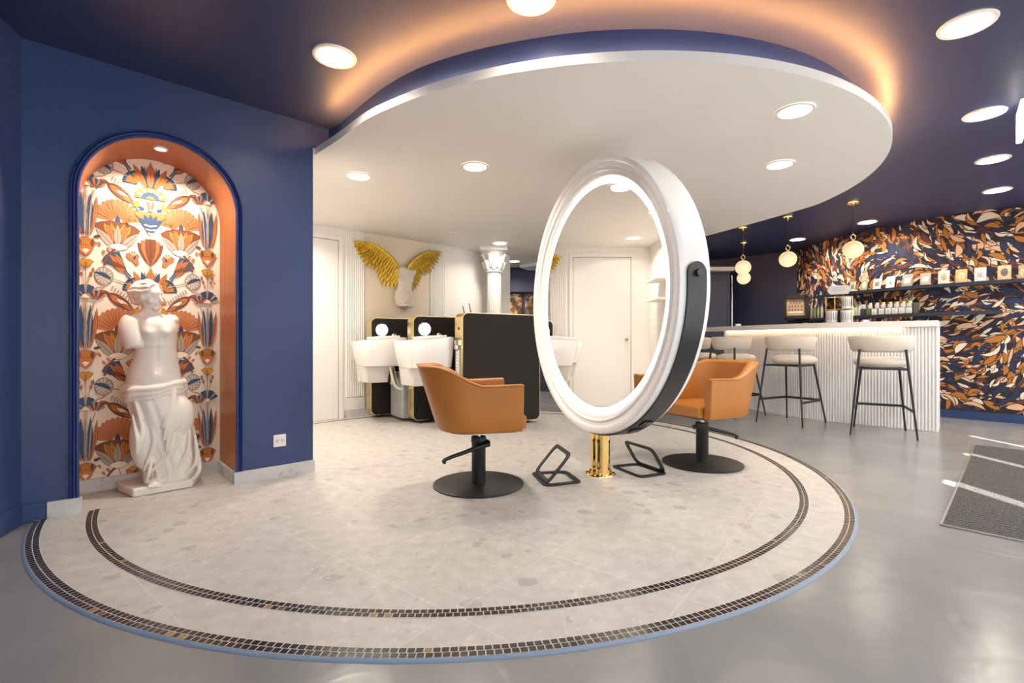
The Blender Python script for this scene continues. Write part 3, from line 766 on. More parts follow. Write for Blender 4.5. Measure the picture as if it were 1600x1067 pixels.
# ---------------------------------------------------------------- salon chairs
def salon_chair():
    root = thing('salon_chair', 'tan leather salon chair on a black disc base, left of the round mirror', 'chair', (0, 0, 0), 0, 'tan leather salon chairs')
    # plan curve of the shell, x forward; from right arm front over the back to left arm front (outer line)
    def plan(hw, back, front, r):
        pts = [(front, -hw)]; n = 10
        for k in range(1, 6): pts.append((front + (back + r - front) * k / 5, -hw))
        for k in range(1, n + 1): a = -pi / 2 - (pi / 2) * k / n; pts.append((back + r + r * cos(a), -hw + r + r * sin(a)))
        for k in range(1, 6): pts.append((back, (-hw + r) + (2 * (hw - r)) * k / 5))
        for k in range(1, n + 1): a = pi - (pi / 2) * k / n; pts.append((back + r + r * cos(a), hw - r + r * sin(a)))
        for k in range(1, 6): pts.append((back + r + (front - back - r) * k / 5, hw))
        return pts
    outb = plan(0.285, -0.27, 0.23, 0.19); inb = plan(0.225, -0.20, 0.23, 0.13)
    N = len(outb)
    def height(i):
        x, y = outb[i]
        t = (x + 0.27) / 0.5                         # 0 back .. 1 front
        u = min(max((t - 0.10) / 0.42, 0), 1); u = u * u * (3 - 2 * u)
        return 0.795 * (1 - u) + (0.668 + 0.012 * t) * u
    zb = 0.385; bm = bmesh.new(); rows = []
    for i in range(N):
        h = height(i); x, y = outb[i]; xi, yi = inb[i]
        def flare(x, y, z):
            k = (z - zb) / 0.40; b = max(0, (0.02 - x) / 0.29)
            return (x - 0.125 * k * b, y * (1 + 0.09 * k), z)
        col = []
        zs = [zb, zb + 0.02, zb + (h - zb) * 0.35, zb + (h - zb) * 0.7, h - 0.012]
        ins = [0.020, 0.0, 0, 0, 0]
        for z, q in zip(zs, ins):
            cx, cy = x * (1 - q * 2), y * (1 - q * 2); col.append(flare(cx, cy, z))
        # rounded top
        mx, my = (x * 0.75 + xi * 0.25, y * 0.75 + yi * 0.25); col.append(flare(mx, my, h))
        mx, my = (x * 0.25 + xi * 0.75, y * 0.25 + yi * 0.75); col.append(flare(mx, my, h))
        for z in (h - 0.012, zb + (h - zb) * 0.7, zb + (h - zb) * 0.35, zb): col.append(flare(xi, yi, z))
        rows.append([bm.verts.new(c) for c in col])
    for a, b in zip(rows, rows[1:]):
        n = len(a)
        for k in range(n): bm.faces.new([a[k], a[(k + 1) % n], b[(k + 1) % n], b[k]])
    bm.faces.new(rows[0]); bm.faces.new(rows[-1][::-1])
    shell = finish('shell', bm, M_leather, root, smooth=45, bevel=0.008, seg=3)
    bm = bmesh.new()      # piping along the outer top edge
    pp = []
    for i in range(N):
        h = height(i); x, y = outb[i]; k = (h - zb) / 0.40; b = max(0, (0.02 - x) / 0.29); pp.append((x - 0.125 * k * b, y * (1 + 0.09 * k), h - 0.006))
    tube(bm, pp, 0.0035, 6); s = finish('piping', bm, M_leather, shell, smooth=60)
    bm = bmesh.new(); seat = [(x, y) for x, y in plan(0.22, -0.19, 0.27, 0.10)]
    prism(bm, seat, 0.392, 0.475); finish('seat_cushion', bm, M_leather, root, bevel=0.014, seg=3)
    bm = bmesh.new(); prism(bm, [(x * 0.93 - 0.01, y * 0.93) for x, y in plan(0.24, -0.22, 0.22, 0.13)], 0.374, 0.394); finish('seat_base', bm, M_black, root)
    bm = bmesh.new(); lathe(bm, [(0, 0), (0.292, 0), (0.297, 0.004), (0.297, 0.009), (0.288, 0.013), (0, 0.016)], 72); finish('base_disc', bm, M_black, root, smooth=40)
    bm = bmesh.new(); lathe(bm, [(0, 0.014), (0.046, 0.014), (0.046, 0.275), (0.050, 0.280), (0.050, 0.312), (0.046, 0.318), (0.0, 0.318)], 40); finish('column', bm, M_black, root, smooth=40)
    bm = bmesh.new(); cyl(bm, (0, 0, 0.31), (0, 0, 0.376), 0.017); finish('gas_spring', bm, M_chrome, root, smooth=40)
    bm = bmesh.new(); pts = catmull([(0.06, -0.055, 0.272), (-0.02, -0.085, 0.262), (-0.12, -0.12, 0.240), (-0.20, -0.14, 0.222), (-0.245, -0.15, 0.206), (-0.238, -0.135, 0.188)], 5)
    tube(bm, pts, [0.015 - 0.005 * k / len(pts) for k in range(len(pts))], 10); pd = finish('pump_lever', bm, M_black, root, smooth=60)
    bm = bmesh.new(); tube(bm, [(0.055, 0.03, 0.278), (0.062, -0.02, 0.278), (0.05, -0.055, 0.272)], 0.014, 10); finish('lever_hub', bm, M_black, pd, smooth=60)
    return root
FH = FZ
def put(o, x, y, z=0): o.location = (x, y, z)
ch = salon_chair(); th1 = math.atan2(0.242, 0.97)
ch.location = (-0.22, 3.21, FH); ch.rotation_euler = (0, 0, th1)
c2 = dup(ch, 'tan leather salon chair on a black disc base, partly hidden behind the round mirror', (1.47, 3.76, FH), math.atan2(-0.43, -0.90))
for o_ in c2.children:
    if o_.name.startswith('pump_lever'): o_.rotation_euler = (0, 0, R(-50))

# ---------------------------------------------------------------- footrests
def footrest(corners, hinge_a, hinge_b, lean, label):
    """corners: base rectangle corners on the floor in order"""
    c = [Vector((p.x, p.y, 0)) for p in corners]; o = sum(c, Vector()) / 4
    root = thing('footrest', label, 'footrest', (o.x, o.y, FH), 0, 'black metal footrests by the mirror foot')
    def rr(pts, r, n=5):
        out = []; N = len(pts)
        for i in range(N):
            p, a, b = pts[i], pts[i - 1], pts[(i + 1) % N]
            pa = p + (a - p).normalized() * r; pb = p + (b - p).normalized() * r
            for k in range(n + 1): t = k / n; out.append(pa * (1 - t) ** 2 + p * 2 * t * (1 - t) + pb * t * t)
        return out
    def flatring(pts, w, th, nrm):
        bm = bmesh.new(); P = rr(pts, 0.055); ctr = sum(pts, Vector()) / 4; Q = rr([p + ((ctr - p).normalized() * w * 1.35) for p in pts], 0.040)
        rows = [[bm.verts.new(a), bm.verts.new(a + nrm * th), bm.verts.new(b + nrm * th), bm.verts.new(b)] for a, b in zip(P, Q)]
        for i in range(len(rows)):
            a, b = rows[i], rows[(i + 1) % len(rows)]
            for k in range(4): bm.faces.new([a[k], a[(k + 1) % 4], b[(k + 1) % 4], b[k]])
        return bm
    rel = [p - o for p in c]
    finish('base_frame', flatring(rel, 0.040, 0.009, Vector((0, 0, 1))), M_black, root, bevel=0.002)
    a = Vector((hinge_a.x, hinge_a.y, 0)) - o + Vector((0, 0, 0.010)); b = Vector((hinge_b.x, hinge_b.y, 0)) - o + Vector((0, 0, 0.010))
    d = lean
    nr = (b - a).cross(d).normalized()
    finish('foot_frame', flatring([a, b, b + d, a + d], 0.034, 0.009, nr), M_black, root, bevel=0.002)
    return root
c = [G(829, 741), G(850, 763), G(911, 757), G(885, 738)]
footrest(c, c[0].lerp(c[3], 0.12), c[1].lerp(c[2], 0.10), Vector((0.165, 0.05, 0.19)), 'black metal footrest with a tilted frame, left of the gold mirror foot')
c = [G(953.8, 730.5), G(1001.7, 750), G(1045, 743), G(996.5, 726)]
footrest(c, c[3].lerp(c[0], 0.06), c[2].lerp(c[1], 0.06), Vector((-0.105, -0.035, 0.185)), 'black metal footrest with a tilted frame, right of the gold mirror foot')

# ---------------------------------------------------------------- wash units
AV = Vector((0.829, 0.559, 0)); YA = math.atan2(0.559, 0.829)
def rrect_panel(bm, L, H, r, y0, y1, n=8, mi=0):
    pts = []
    for cx, cz, a0 in ((L - r, H - r, 0), (r, H - r, pi / 2), (r, r, pi), (L - r, r, 3 * pi / 2)):
        for k in range(n + 1): a = a0 + pi / 2 * k / n; pts.append((cx + r * cos(a), cz + r * sin(a)))
    A_ = [bm.verts.new((x, y0, z)) for x, z in pts]; B_ = [bm.verts.new((x, y1, z)) for x, z in pts]
    bm.faces.new(A_).material_index = mi; bm.faces.new(B_[::-1]).material_index = mi
    for k in range(len(pts)): bm.faces.new([A_[k], A_[(k + 1) % len(pts)], B_[(k + 1) % len(pts)], B_[k]]).material_index = mi
def panel_parts(root, L=1.0, H=1.20, z0=0.035):
    bm = bmesh.new(); rrect_panel(bm, L, H, 0.07, 0.004, 0.176); o = finish('edge_band', bm, M_bgold, root, smooth=40); o.location.z = z0
    bm = bmesh.new(); rrect_panel(bm, L - 0.012, H - 0.012, 0.064, 0.0, 0.18); 
    for v in bm.verts: v.co.x += 0.006; v.co.z += 0.006
    o2 = finish('panel', bm, M_blackg, root, smooth=40); o2.location.z = z0
    # faces only proud of the band; the band is what shows at the edges
    for x in (0.12, L - 0.14):
        for yy in (0.05, 0.13): bm = bmesh.new(); cyl(bm, (x, yy, 0), (x, yy, z0 + 0.01), 0.017); finish('foot', bm, M_black, root)
def wash_unit(x, y, label):
    root = thing('wash_unit', label, 'wash unit', (x, y, FH), YA, 'black and gold wash units')
    panel_parts(root)
    bm = bmesh.new(); cyl(bm, (0.135, -0.010, 1.085), (0.135, 0.002, 1.085), 0.083, n=40); hl = finish('round_light_bezel', bm, M_chrome, root, bevel=0.003)
    bm = bmesh.new(); cyl(bm, (0.135, -0.016, 1.085), (0.135, -0.009, 1.085), 0.072, n=40); finish('round_light', bm, M_cool, hl, smooth=40)
    # ceramic basin: lofted rounded box, open and dished, overhanging to the left
    def sup(cx, cy, hx, hy, z, n=40, e=5.0, tilt=0.0):
        out = []
        for k in range(n):
            a = 2 * pi * k / n; c, s = cos(a), sin(a)
            xx = hx * abs(c) ** (2 / e) * (1 if c > 0 else -1); yy = hy * abs(s) ** (2 / e) * (1 if s > 0 else -1)
            out.append((cx + xx, cy + yy, z + tilt * xx))
        return out
    bm = bmesh.new()
    rings = [sup(0.02, -0.29, 0.23, 0.20, 0.655), sup(0.015, -0.29, 0.25, 0.225, 0.665), sup(0.005, -0.29, 0.268, 0.245, 0.78, tilt=0.02), sup(0.0, -0.29, 0.285, 0.26, 0.955, tilt=0.09),
             sup(0.0, -0.29, 0.282, 0.257, 0.967, tilt=0.09), sup(0.0, -0.29, 0.265, 0.24, 0.967, tilt=0.09), sup(0.01, -0.29, 0.245, 0.22, 0.92, tilt=0.04), sup(0.02, -0.29, 0.20, 0.17, 0.80), sup(0.03, -0.29, 0.08, 0.06, 0.765)]
    V = [[bm.verts.new(p) for p in r] for r in rings]
    for a, b in zip(V, V[1:]):
        for k in range(40): bm.faces.new([a[k], a[(k + 1) % 40], b[(k + 1) % 40], b[k]])
    bm.faces.new(V[0][::-1]); bm.faces.new(V[-1])
    bs = finish('basin', bm, M_ceramic, root, smooth=50)
    bm = bmesh.new(); tube(bm, [(-0.20, -0.47, 0.975), (-0.05, -0.49, 0.985), (0.10, -0.47, 0.99), (0.20, -0.42, 1.00)], [0.016, 0.02, 0.02, 0.014], 10); finish('neck_rest', bm, M_ceramic, bs, smooth=60)
    bm = bmesh.new(); V = [[bm.verts.new(p) for p in r] for r in (sup(-0.05, -0.28, 0.13, 0.14, 0.47), sup(-0.07, -0.28, 0.15, 0.15, 0.48), sup(-0.07, -0.28, 0.17, 0.17, 0.66))]
    for a, b in zip(V, V[1:]):
        for k in range(40): bm.faces.new([a[k], a[(k + 1) % 40], b[(k + 1) % 40], b[k]])
    bm.faces.new(V[0][::-1]); bm.faces.new(V[-1]); finish('basin_cover', bm, mat('pale_grey_plastic', (0.70, 0.68, 0.65), 0.3), bs, smooth=50)
    bm = bmesh.new(); box(bm, (0.50, -0.26, 0.30), (0.56, 0.40, 0.54)); finish('base_cabinet', bm, M_grey, root, bevel=0.02)
    bm = bmesh.new(); box(bm, (0.16, -0.26, 0.60), (0.03, 0.05, 0.34)); finish('bracket', bm, M_bgold, root, bevel=0.003)
    bm = bmesh.new(); tube(bm, catmull([(0.08, -0.42, 0.70), (0.10, -0.44, 0.55), (0.14, -0.44, 0.43), (0.22, -0.44, 0.385), (0.32, -0.43, 0.42), (0.38, -0.42, 0.50), (0.42, -0.41, 0.62)], 6), 0.016, 10); finish('hose', bm, M_ceramic, root, smooth=60)
    bm = bmesh.new(); tube(bm, [(0.13, -0.41, 0.66), (0.17, -0.42, 0.50), (0.19, -0.43, 0.42)], 0.007, 8); finish('pipe', bm, M_chrome, root, smooth=60)
    bm = bmesh.new(); cyl(bm, (0.24, -0.20, 0.93), (0.24, -0.20, 1.02), 0.018); tube(bm, [(0.24, -0.20, 1.01), (0.22, -0.24, 1.04), (0.17, -0.28, 1.02)], 0.012, 8); finish('tap', bm, M_chrome, bs, smooth=50)
    return root
P1 = Vector((-1.725, 5.957, 0)); P3 = Vector((-0.519, 5.12, 0)); P2 = (P1 + P3) / 2
wash_unit(P1.x, P1.y, 'farthest wash unit, white basin and round light, next to the fluted wall strip')
wash_unit(P2.x, P2.y, 'middle wash unit, white basin and round light, partly behind the left tan chair')
root = thing('end_panel', 'large black end panel with gold edge closing the row of wash units', 'panel', (P3.x, P3.y, FH), YA)
panel_parts(root, 1.02, 1.215)
bm = bmesh.new(); box(bm, (-0.006, 0.09, 0.93), (0.02, 0.05, 0.05)); cyl(bm, (-0.03, 0.085, 0.955), (-0.03, 0.085, 0.90), 0.024, 0.019, n=20); cyl(bm, (-0.03, 0.085, 0.90), (-0.03, 0.085, 0.86), 0.022); hs = finish('hand_shower', bm, M_chrome, root, smooth=40)
bm = bmesh.new(); box(bm, (-0.010, 0.09, 0.72), (0.026, 0.06, 0.26)); st = finish('control_strip', bm, mat('white_plastic', (0.85, 0.85, 0.84), 0.3), root, bevel=0.008)
for r_ in range(6):
    for c_ in range(2): bm = bmesh.new(); cyl(bm, (-0.026, 0.078 + 0.024 * c_, 0.63 + 0.034 * r_), (-0.0215, 0.078 + 0.024 * c_, 0.63 + 0.034 * r_), 0.004, n=8); finish('button', bm, M_black, st)
bm = bmesh.new(); box(bm, (0.0, 0.09, 1.08), (0.012, 0.012, 0.03)); finish('key_slot', bm, M_black, root)
for dx, dz, lb in ((0.075, 0.075, 'thin black rod standing up behind the black end panel, the left shorter one'), (0.155, 0.105, 'thin black rod standing up behind the black end panel, the right taller one')):
    q = P3 + AV * dx; v = Vector((-0.559, 0.829, 0)) * 0.10; q = q + v
    bm = bmesh.new(); z = 0.035 + 1.215 + FH
    cyl(bm, (q.x, q.y, z), (q.x - 0.02, q.y, z + dz), 0.006, 0.004, n=10)
    tag(finish('brush_handle', bm, M_black, smooth=50), lb, 'brush', 'black rods on the end panel')

# ---------------------------------------------------------------- bar counter
bcurve = catmull([(4.462, 5.09), (4.10, 5.43), (3.76, 5.77), (3.575, 6.08), (3.42, 6.46), (3.30, 6.88), (3.17, 7.30), (3.05, 7.72), (2.98, 8.0)], 8)
BL = arclen(bcurve)
def onbar(s, off, z):
    s = min(max(s, 0), BL[-1] - 1e-4)
    for i in range(len(bcurve) - 1):
        if BL[i + 1] >= s: break
    t = (s - BL[i]) / (BL[i + 1] - BL[i]); p = bcurve[i].lerp(bcurve[i + 1], t)
    tt = (bcurve[min(i + 2, len(bcurve) - 1)] - bcurve[max(i - 1, 0)]).normalized(); n = Vector((tt.y, -tt.x, 0))
    if n.x > 0: n = -n
    q = p + n * off; return Vector((q.x, q.y, z)), tt, n
def barstrip(name, s0, s1, z0, z1, o0, o1, m, parent=None, n=40, bevel=0.0):
    bm = bmesh.new(); rows = []
    for k in range(n + 1):
        s = s0 + (s1 - s0) * k / n; a = onbar(s, o0, 0)[0]; b = onbar(s, o1, 0)[0]
        rows.append([bm.verts.new((a.x, a.y, z0)), bm.verts.new((a.x, a.y, z1)), bm.verts.new((b.x, b.y, z1)), bm.verts.new((b.x, b.y, z0))])
    for r0, r1 in zip(rows, rows[1:]):
        for k in range(4): bm.faces.new([r0[k], r0[(k + 1) % 4], r1[(k + 1) % 4], r1[k]])
    bm.faces.new(rows[0]); bm.faces.new(rows[-1][::-1])
    return finish(name, bm, m, parent, smooth=30, bevel=bevel)
def bar():
    root = thing('bar_counter', 'long curved white fluted bar counter with a glowing strip under its top', 'counter', (0, 0, 0))
    ZC = 1.172
    sE = 2.62
    barstrip('body', 0.0, sE, 0.0, 1.105, -0.014, -0.45, mat('bar_white', (0.84, 0.83, 0.82), 0.4), root)
    bm = bmesh.new(); n = int(sE / 0.0285)
    for k in range(n):
        s = sE * (k + .5) / n; p, tt, nn = onbar(s, -0.012, 0.002)
        cyl(bm, p, (p.x, p.y, 1.103), 0.0125, n=10, cap=True)
    finish('fluted_front', bm, mat('bar_white_flutes', (0.86, 0.85, 0.84), 0.35), root, smooth=50)
    barstrip('worktop', -0.004 + 0.004, BL[-1] - 0.05, 1.105, ZC, 0.03, -0.50, mat('worktop_white', (0.88, 0.86, 0.84), 0.25), root, bevel=0.003)
    barstrip('light_strip', 0.30, 2.55, 1.092, 1.102, 0.016, 0.004, M_bled, root)
    return root
bar()
bm = bmesh.new()
for nm, px, lb in (('card_holder', 1352, 'tiny white card holder on the bar top right of the tiered stand'), ('card_holder', 1153, 'tiny white card holder on the bar top near its left end')):
    Y = {1352: 5.75, 1153: 7.0}[px]; X = (px - 800) * Y / FPX
    b2 = bmesh.new(); box(b2, (X, Y, 1.172 + 0.016), (0.07, 0.04, 0.032)); tag(finish(nm, b2, M_gwhite, bevel=0.003), lb, 'card holder')
bm.free()

# ---------------------------------------------------------------- bar stools
def stool():
    root = thing('bar_stool', 'cream boucle bar stool with black legs, nearest, at the right end of the bar', 'bar stool', (0, 0, 0), 0, 'cream bar stools along the bar')
    # local: +y towards the bar, backrest at -y
    bm = bmesh.new(); pr = [(0, -0.02), (0.15, -0.02), (0.21, -0.008), (0.235, 0.02), (0.235, 0.045), (0.215, 0.070), (0.15, 0.085), (0, 0.088)]
    lathe(bm, pr, 40, (0, 0.02, 0.705)); s = finish('seat', bm, M_fabric, root, smooth=180)
    bm = bmesh.new(); rows = []; n = 26; R0 = 0.255
    for k in range(n + 1):
        a = R(-90) + R(82) * (2 * k / n - 1); e = abs(2 * k / n - 1); sh = (1 - e ** 6) ** 0.5 if e < 1 else 0.0
        sh = max(sh, 0.25); hh = 0.085 * (0.80 + 0.20 * sh); tw = 0.036 * sh
        cx, cy = R0 * cos(a) * 1.02, 0.02 + R0 * sin(a)
        rad = Vector((cos(a), sin(a), 0)); ring = []
        for j in range(12):
            b = 2 * pi * j / 12; cc_, ss = cos(b), sin(b)
            rx = tw * (abs(cc_) ** 0.7) * (1 if cc_ > 0 else -1); rz = hh * (abs(ss) ** 0.55) * (1 if ss > 0 else -1)
            ring.append(bm.verts.new(Vector((cx, cy, 0.925)) + rad * (rx + 0.02 * rz / hh) + Vector((0, 0, rz))))
        rows.append(ring)
    for a, b in zip(rows, rows[1:]):
        for k in range(12): bm.faces.new([a[k], a[(k + 1) % 12], b[(k + 1) % 12], b[k]])
    bm.faces.new(rows[0]); bm.faces.new(rows[-1][::-1])
    finish('backrest', bm, M_fabric, root, smooth=180)
    feet = {'bl': (-0.265, -0.30), 'br': (0.265, -0.30), 'fl': (-0.225, 0.29), 'fr': (0.225, 0.29)}
    top = {'bl': (-0.185, -0.215, 0.87), 'br': (0.185, -0.215, 0.87), 'fl': (-0.16, 0.15, 0.69), 'fr': (0.16, 0.15, 0.69)}
    def at(k, z): a = Vector((*feet[k], 0)); b = Vector(top[k]); return a.lerp(b, z / b.z)
    for k in feet:
        bm = bmesh.new(); cyl(bm, (*feet[k], 0), top[k], 0.0085, 0.0125, n=12); finish('leg', bm, M_black, root, smooth=50)
    bm = bmesh.new(); z = 0.27
    for a, b in (('fl', 'fr'), ('bl', 'fl'), ('br', 'fr')):
        pa, pb = at(a, z), at(b, z); d = (pb - pa); box(bm, (pa + pb) / 2, (d.length, 0.010, 0.026), math.atan2(d.y, d.x))
    finish('footrest', bm, M_black, root, bevel=0.002)
    bm = bmesh.new(); z = 0.675
    for a, b in (('fl', 'fr'), ('bl', 'fl'), ('br', 'fr'), ('bl', 'br')):
        pa, pb = at(a, z), at(b, z); d = (pb - pa); box(bm, (pa + pb) / 2, (d.length, 0.014, 0.018), math.atan2(d.y, d.x))
    finish('seat_frame', bm, M_black, root, bevel=0.002)
    return root
st0 = stool(); st0.location = (3.83, 5.05, 0); st0.rotation_euler = (0, 0, R(-34))
dup(st0, 'cream boucle bar stool with black legs, second from the right end of the bar', (3.29, 5.70, 0), R(-58))
dup(st0, 'cream boucle bar stool with black legs, third from the right, behind the right tan chair', (2.90, 6.33, 0), R(-66))
dup(st0, 'cream boucle bar stool with black legs, farthest, mostly hidden behind the round mirror', (2.68, 7.0, 0), R(-70))

# ---------------------------------------------------------------- shelves on the patterned wall and what stands on them
SU0 = px_s(wallc, WL, 1277, 0.1); SU1 = WL[-1] - 0.05
ZU, ZL = 1.665, 1.315
tag(curve_bar('wall_shelf', wallc, WL, SU0, SU1, ZU - 0.04, ZU, 0.014, 0.17, mat('shelf_navy', (0.022, 0.026, 0.05), 0.4), n=30), 'long dark upper shelf on the patterned wall carrying a row of cards', 'shelf', 'dark shelves on the patterned wall')
SLa = 0.02; SLb = px_s(wallc, WL, 1566, 0.1)
tag(curve_bar('wall_shelf', wallc, WL, SLa, SLb, ZL - 0.04, ZL, 0.014, 0.17, MATS['shelf_navy'], n=30), 'long dark lower shelf on the patterned wall carrying bottles and white boxes', 'shelf', 'dark shelves on the patterned wall')
def stand_at(px, off, z, P=wallc, L=WL):
    s = px_s(P, L, px, off); q, tt, n = oncurve(P, L, s, off, z); return q, math.atan2(tt.y, tt.x), n
cards = [(1330.5, 12, 16, (0.42, 0.45, 0.36), 'pale green card, leftmost on the upper shelf'), (1349, 13, 18, (0.30, 0.30, 0.16), 'olive patterned card on the upper shelf, second from left'),
         (1369, 15, 17, (0.75, 0.70, 0.62), 'white and grey landscape card on the upper shelf, third from left'), (1390, 15, 19, (0.85, 0.83, 0.80), 'white card with a small grey square picture on the upper shelf'),
         (1417, 17, 20, (0.33, 0.31, 0.25), 'dark olive photo card on the upper shelf, fifth from left'), (1446, 16, 20, (0.52, 0.44, 0.36), 'brown and white card on the upper shelf, sixth from left'),
         (1474, 17, 22, (0.84, 0.76, 0.68), 'cream card with a pale arch picture on the upper shelf'), (1502, 17, 22, (0.75, 0.50, 0.22), 'warm amber portrait card on the upper shelf'),
         (1531, 17, 23, (0.78, 0.72, 0.70), 'pale pinkish card on the upper shelf, second from right'), (1569, 19, 24, (0.62, 0.42, 0.24), 'portrait card with dark hair, rightmost on the upper shelf'),
         (1599, 14, 22, (0.5, 0.34, 0.18), 'brown card cut off by the right edge of the photo on the upper shelf')]
pic = [((0.15, 0.2, 0.16),), ((0.8, 0.75, 0.55),), ((0.25, 0.22, 0.18),), ((0.32, 0.42, 0.40),), ((0.75, 0.72, 0.65),), ((0.85, 0.83, 0.8),), ((0.62, 0.45, 0.30),), ((0.9, 0.72, 0.42),), ((0.55, 0.50, 0.52),), ((0.06, 0.04, 0.03),), ((0.7, 0.5, 0.3),)]
for i, (px, w, h, col, lb) in enumerate(cards):
    q, an, n = stand_at(px, 0.09, ZU); sc = q.y / FPX; ww, hh = w * sc * 0.80, h * sc * 1.0
    root = thing('display_card', lb, 'card', q, an if n.dot(Vector((-sin(an), cos(an), 0))) < 0 else an + pi, 'cards on the upper shelf')
    Mx = Matrix.Rotation(R(-12), 4, 'X')
    bm = bmesh.new(); box(bm, (0, 0, hh / 2), (ww, 0.004, hh), M=Mx); bm2 = finish('card', bm, mat('card_%d' % i, col, 0.4, var=(22, 0.35)), root)
    bm = bmesh.new(); fr = 0.56 if i not in (3,) else 0.45
    pts = [(ww * 0.5 * fr * cos(a), hh * (0.52 + 0.27 * sin(a))) for a in [2 * pi * k / 14 for k in range(14)]] if i in (1, 6, 7, 9) else [(-ww * fr / 2, hh * .3), (ww * fr / 2, hh * .3), (ww * fr / 2, hh * .72), (-ww * fr / 2, hh * .72)]
    bm.faces.new([bm.verts.new(Mx @ Vector((x, -0.0028, z))) for x, z in pts]); finish('picture', bm, mat('card_pic_%d' % i, pic[i][0], 0.4, var=(30, 0.5)), bm2)
    bm = bmesh.new(); box(bm, (0, 0.028, 0.028), (ww * 0.5, 0.05, 0.004), M=Matrix.Rotation(R(38), 4, 'X')); bm.free()
# things on the lower shelf
def bottle(q, h, r, col, lb, cap=(0.8, 0.78, 0.72), gp='bottles on the lower shelf'):
    root = thing('bottle', lb, 'bottle', q, 0, gp)
    bm = bmesh.new(); lathe(bm, [(0, 0), (r * 0.95, 0), (r, 0.005), (r, h * 0.74), (r * 0.85, h * 0.80), (r * 0.4, h * 0.84), (0, h * 0.84)], 18); finish('body', bm, mat('bottle_%.2f_%.2f' % (col[0], col[1]), col, 0.25), root, smooth=40)
    bm = bmesh.new(); lathe(bm, [(r * 0.42, h * 0.83), (r * 0.42, h), (0, h)], 14); finish('cap', bm, mat('cap_%.2f' % cap[0], cap, 0.3), root, smooth=40)
bts = [(1263, 19, (0.45, 0.13, 0.06), 'rust orange bottle next to the black picture frame'), (1268.5, 19, (0.35, 0.35, 0.36), 'grey bottle right of the rust one on the lower shelf'), (1274, 21, (0.20, 0.33, 0.12), 'green bottle, third right of the picture frame'),
       (1279.5, 21, (0.62, 0.56, 0.30), 'yellowish bottle, fourth right of the picture frame'), (1285, 22, (0.78, 0.72, 0.62), 'cream bottle left of the tiered stand'), (1329, 19, (0.80, 0.76, 0.66), 'cream bottle just right of the tiered stand'),
       (1333.5, 16, (0.84, 0.82, 0.74), 'white cone-topped bottle on the lower shelf'), (1338.5, 17, (0.55, 0.62, 0.36), 'pale green bottle on the lower shelf'), (1343.5, 19, (0.82, 0.82, 0.78), 'white tall bottle next to the dark green jar')]
for px, h, col, lb in bts:
    q, an, n = stand_at(px, 0.10, ZL); sc = q.y / FPX; bottle(q, h * sc, 0.020, col, lb)
def pbox(px, row, col, lb, gold, w=9.2, h=10):
    q, an, n = stand_at(px, 0.10, ZL); sc = q.y / FPX; hh = h * sc
    q = Vector((q.x, q.y, ZL + row * hh + 0.0)); rz = an if n.dot(Vector((-sin(an), cos(an), 0))) < 0 else an + pi
    if not gold:
        root = thing('product_box', lb, 'box', q, rz, 'small boxes on the lower shelf')
        bm = bmesh.new(); box(bm, (0, 0, hh / 2), (w * sc * 0.76, 0.056, hh * 0.97)); finish('carton', bm, mat('box_%.2f' % col[0], col, 0.5), root, bevel=0.002)
        bm = bmesh.new(); box(bm, (0, -0.0308, hh * 0.5), (w * sc * 0.4, 0.001, hh * 0.45)); finish('label', bm, mat('box_label_%.2f' % col[0], tuple(min(1, c * 0.82 + 0.02) for c in col), 0.5), root)
    else:
        root = thing('candle_jar', lb, 'candle', q, rz, 'candles with gold lids on the white boxes')
        bm = bmesh.new(); lathe(bm, [(0, 0), (0.030, 0), (0.032, 0.004), (0.032, hh * 0.62), (0, hh * 0.62)], 20); finish('jar', bm, mat('candle_white', (0.82, 0.79, 0.74), 0.3), root, smooth=40)
        bm = bmesh.new(); lathe(bm, [(0.033, hh * 0.61), (0.033, hh * 0.9), (0, hh * 0.9)], 20); finish('lid', bm, M_bgold, root, smooth=40)
pbox(1350, 0, (0.05, 0.07, 0.08), 'dark slate box, leftmost of the boxes on the lower shelf', False, 9, 10)
pbox(1358.5, 0, (0.14, 0.19, 0.05), 'olive green box beside the dark slate box', False, 9, 9.5)
nth = ['first', 'second', 'third', 'fourth', 'fifth', 'sixth']
for k in range(6): pbox(1368 + k * 10.6, 0, (0.84, 0.81, 0.76), 'white box in the bottom row of the lower shelf, %s from left' % nth[k], False, 10, 9.7)
for k, lb in enumerate(('white tub on the dark slate box',)): pbox(1350.5, 10 / 7 + 0.01, (0.80, 0.76, 0.66), 'small white tub on top of the dark slate box', False, 8, 7)
for k in range(7): pbox(1360.5 + k * 10.2, 1, (0.84, 0.81, 0.76), 'candle with a gold lid in the top row on the lower shelf, %s from left' % (nth + ['seventh'])[k], True, 10, 10)
pbox(1431, 0, (0.12, 0.11, 0.09), 'tall dark box at the right end of the white boxes', False, 8, 17)
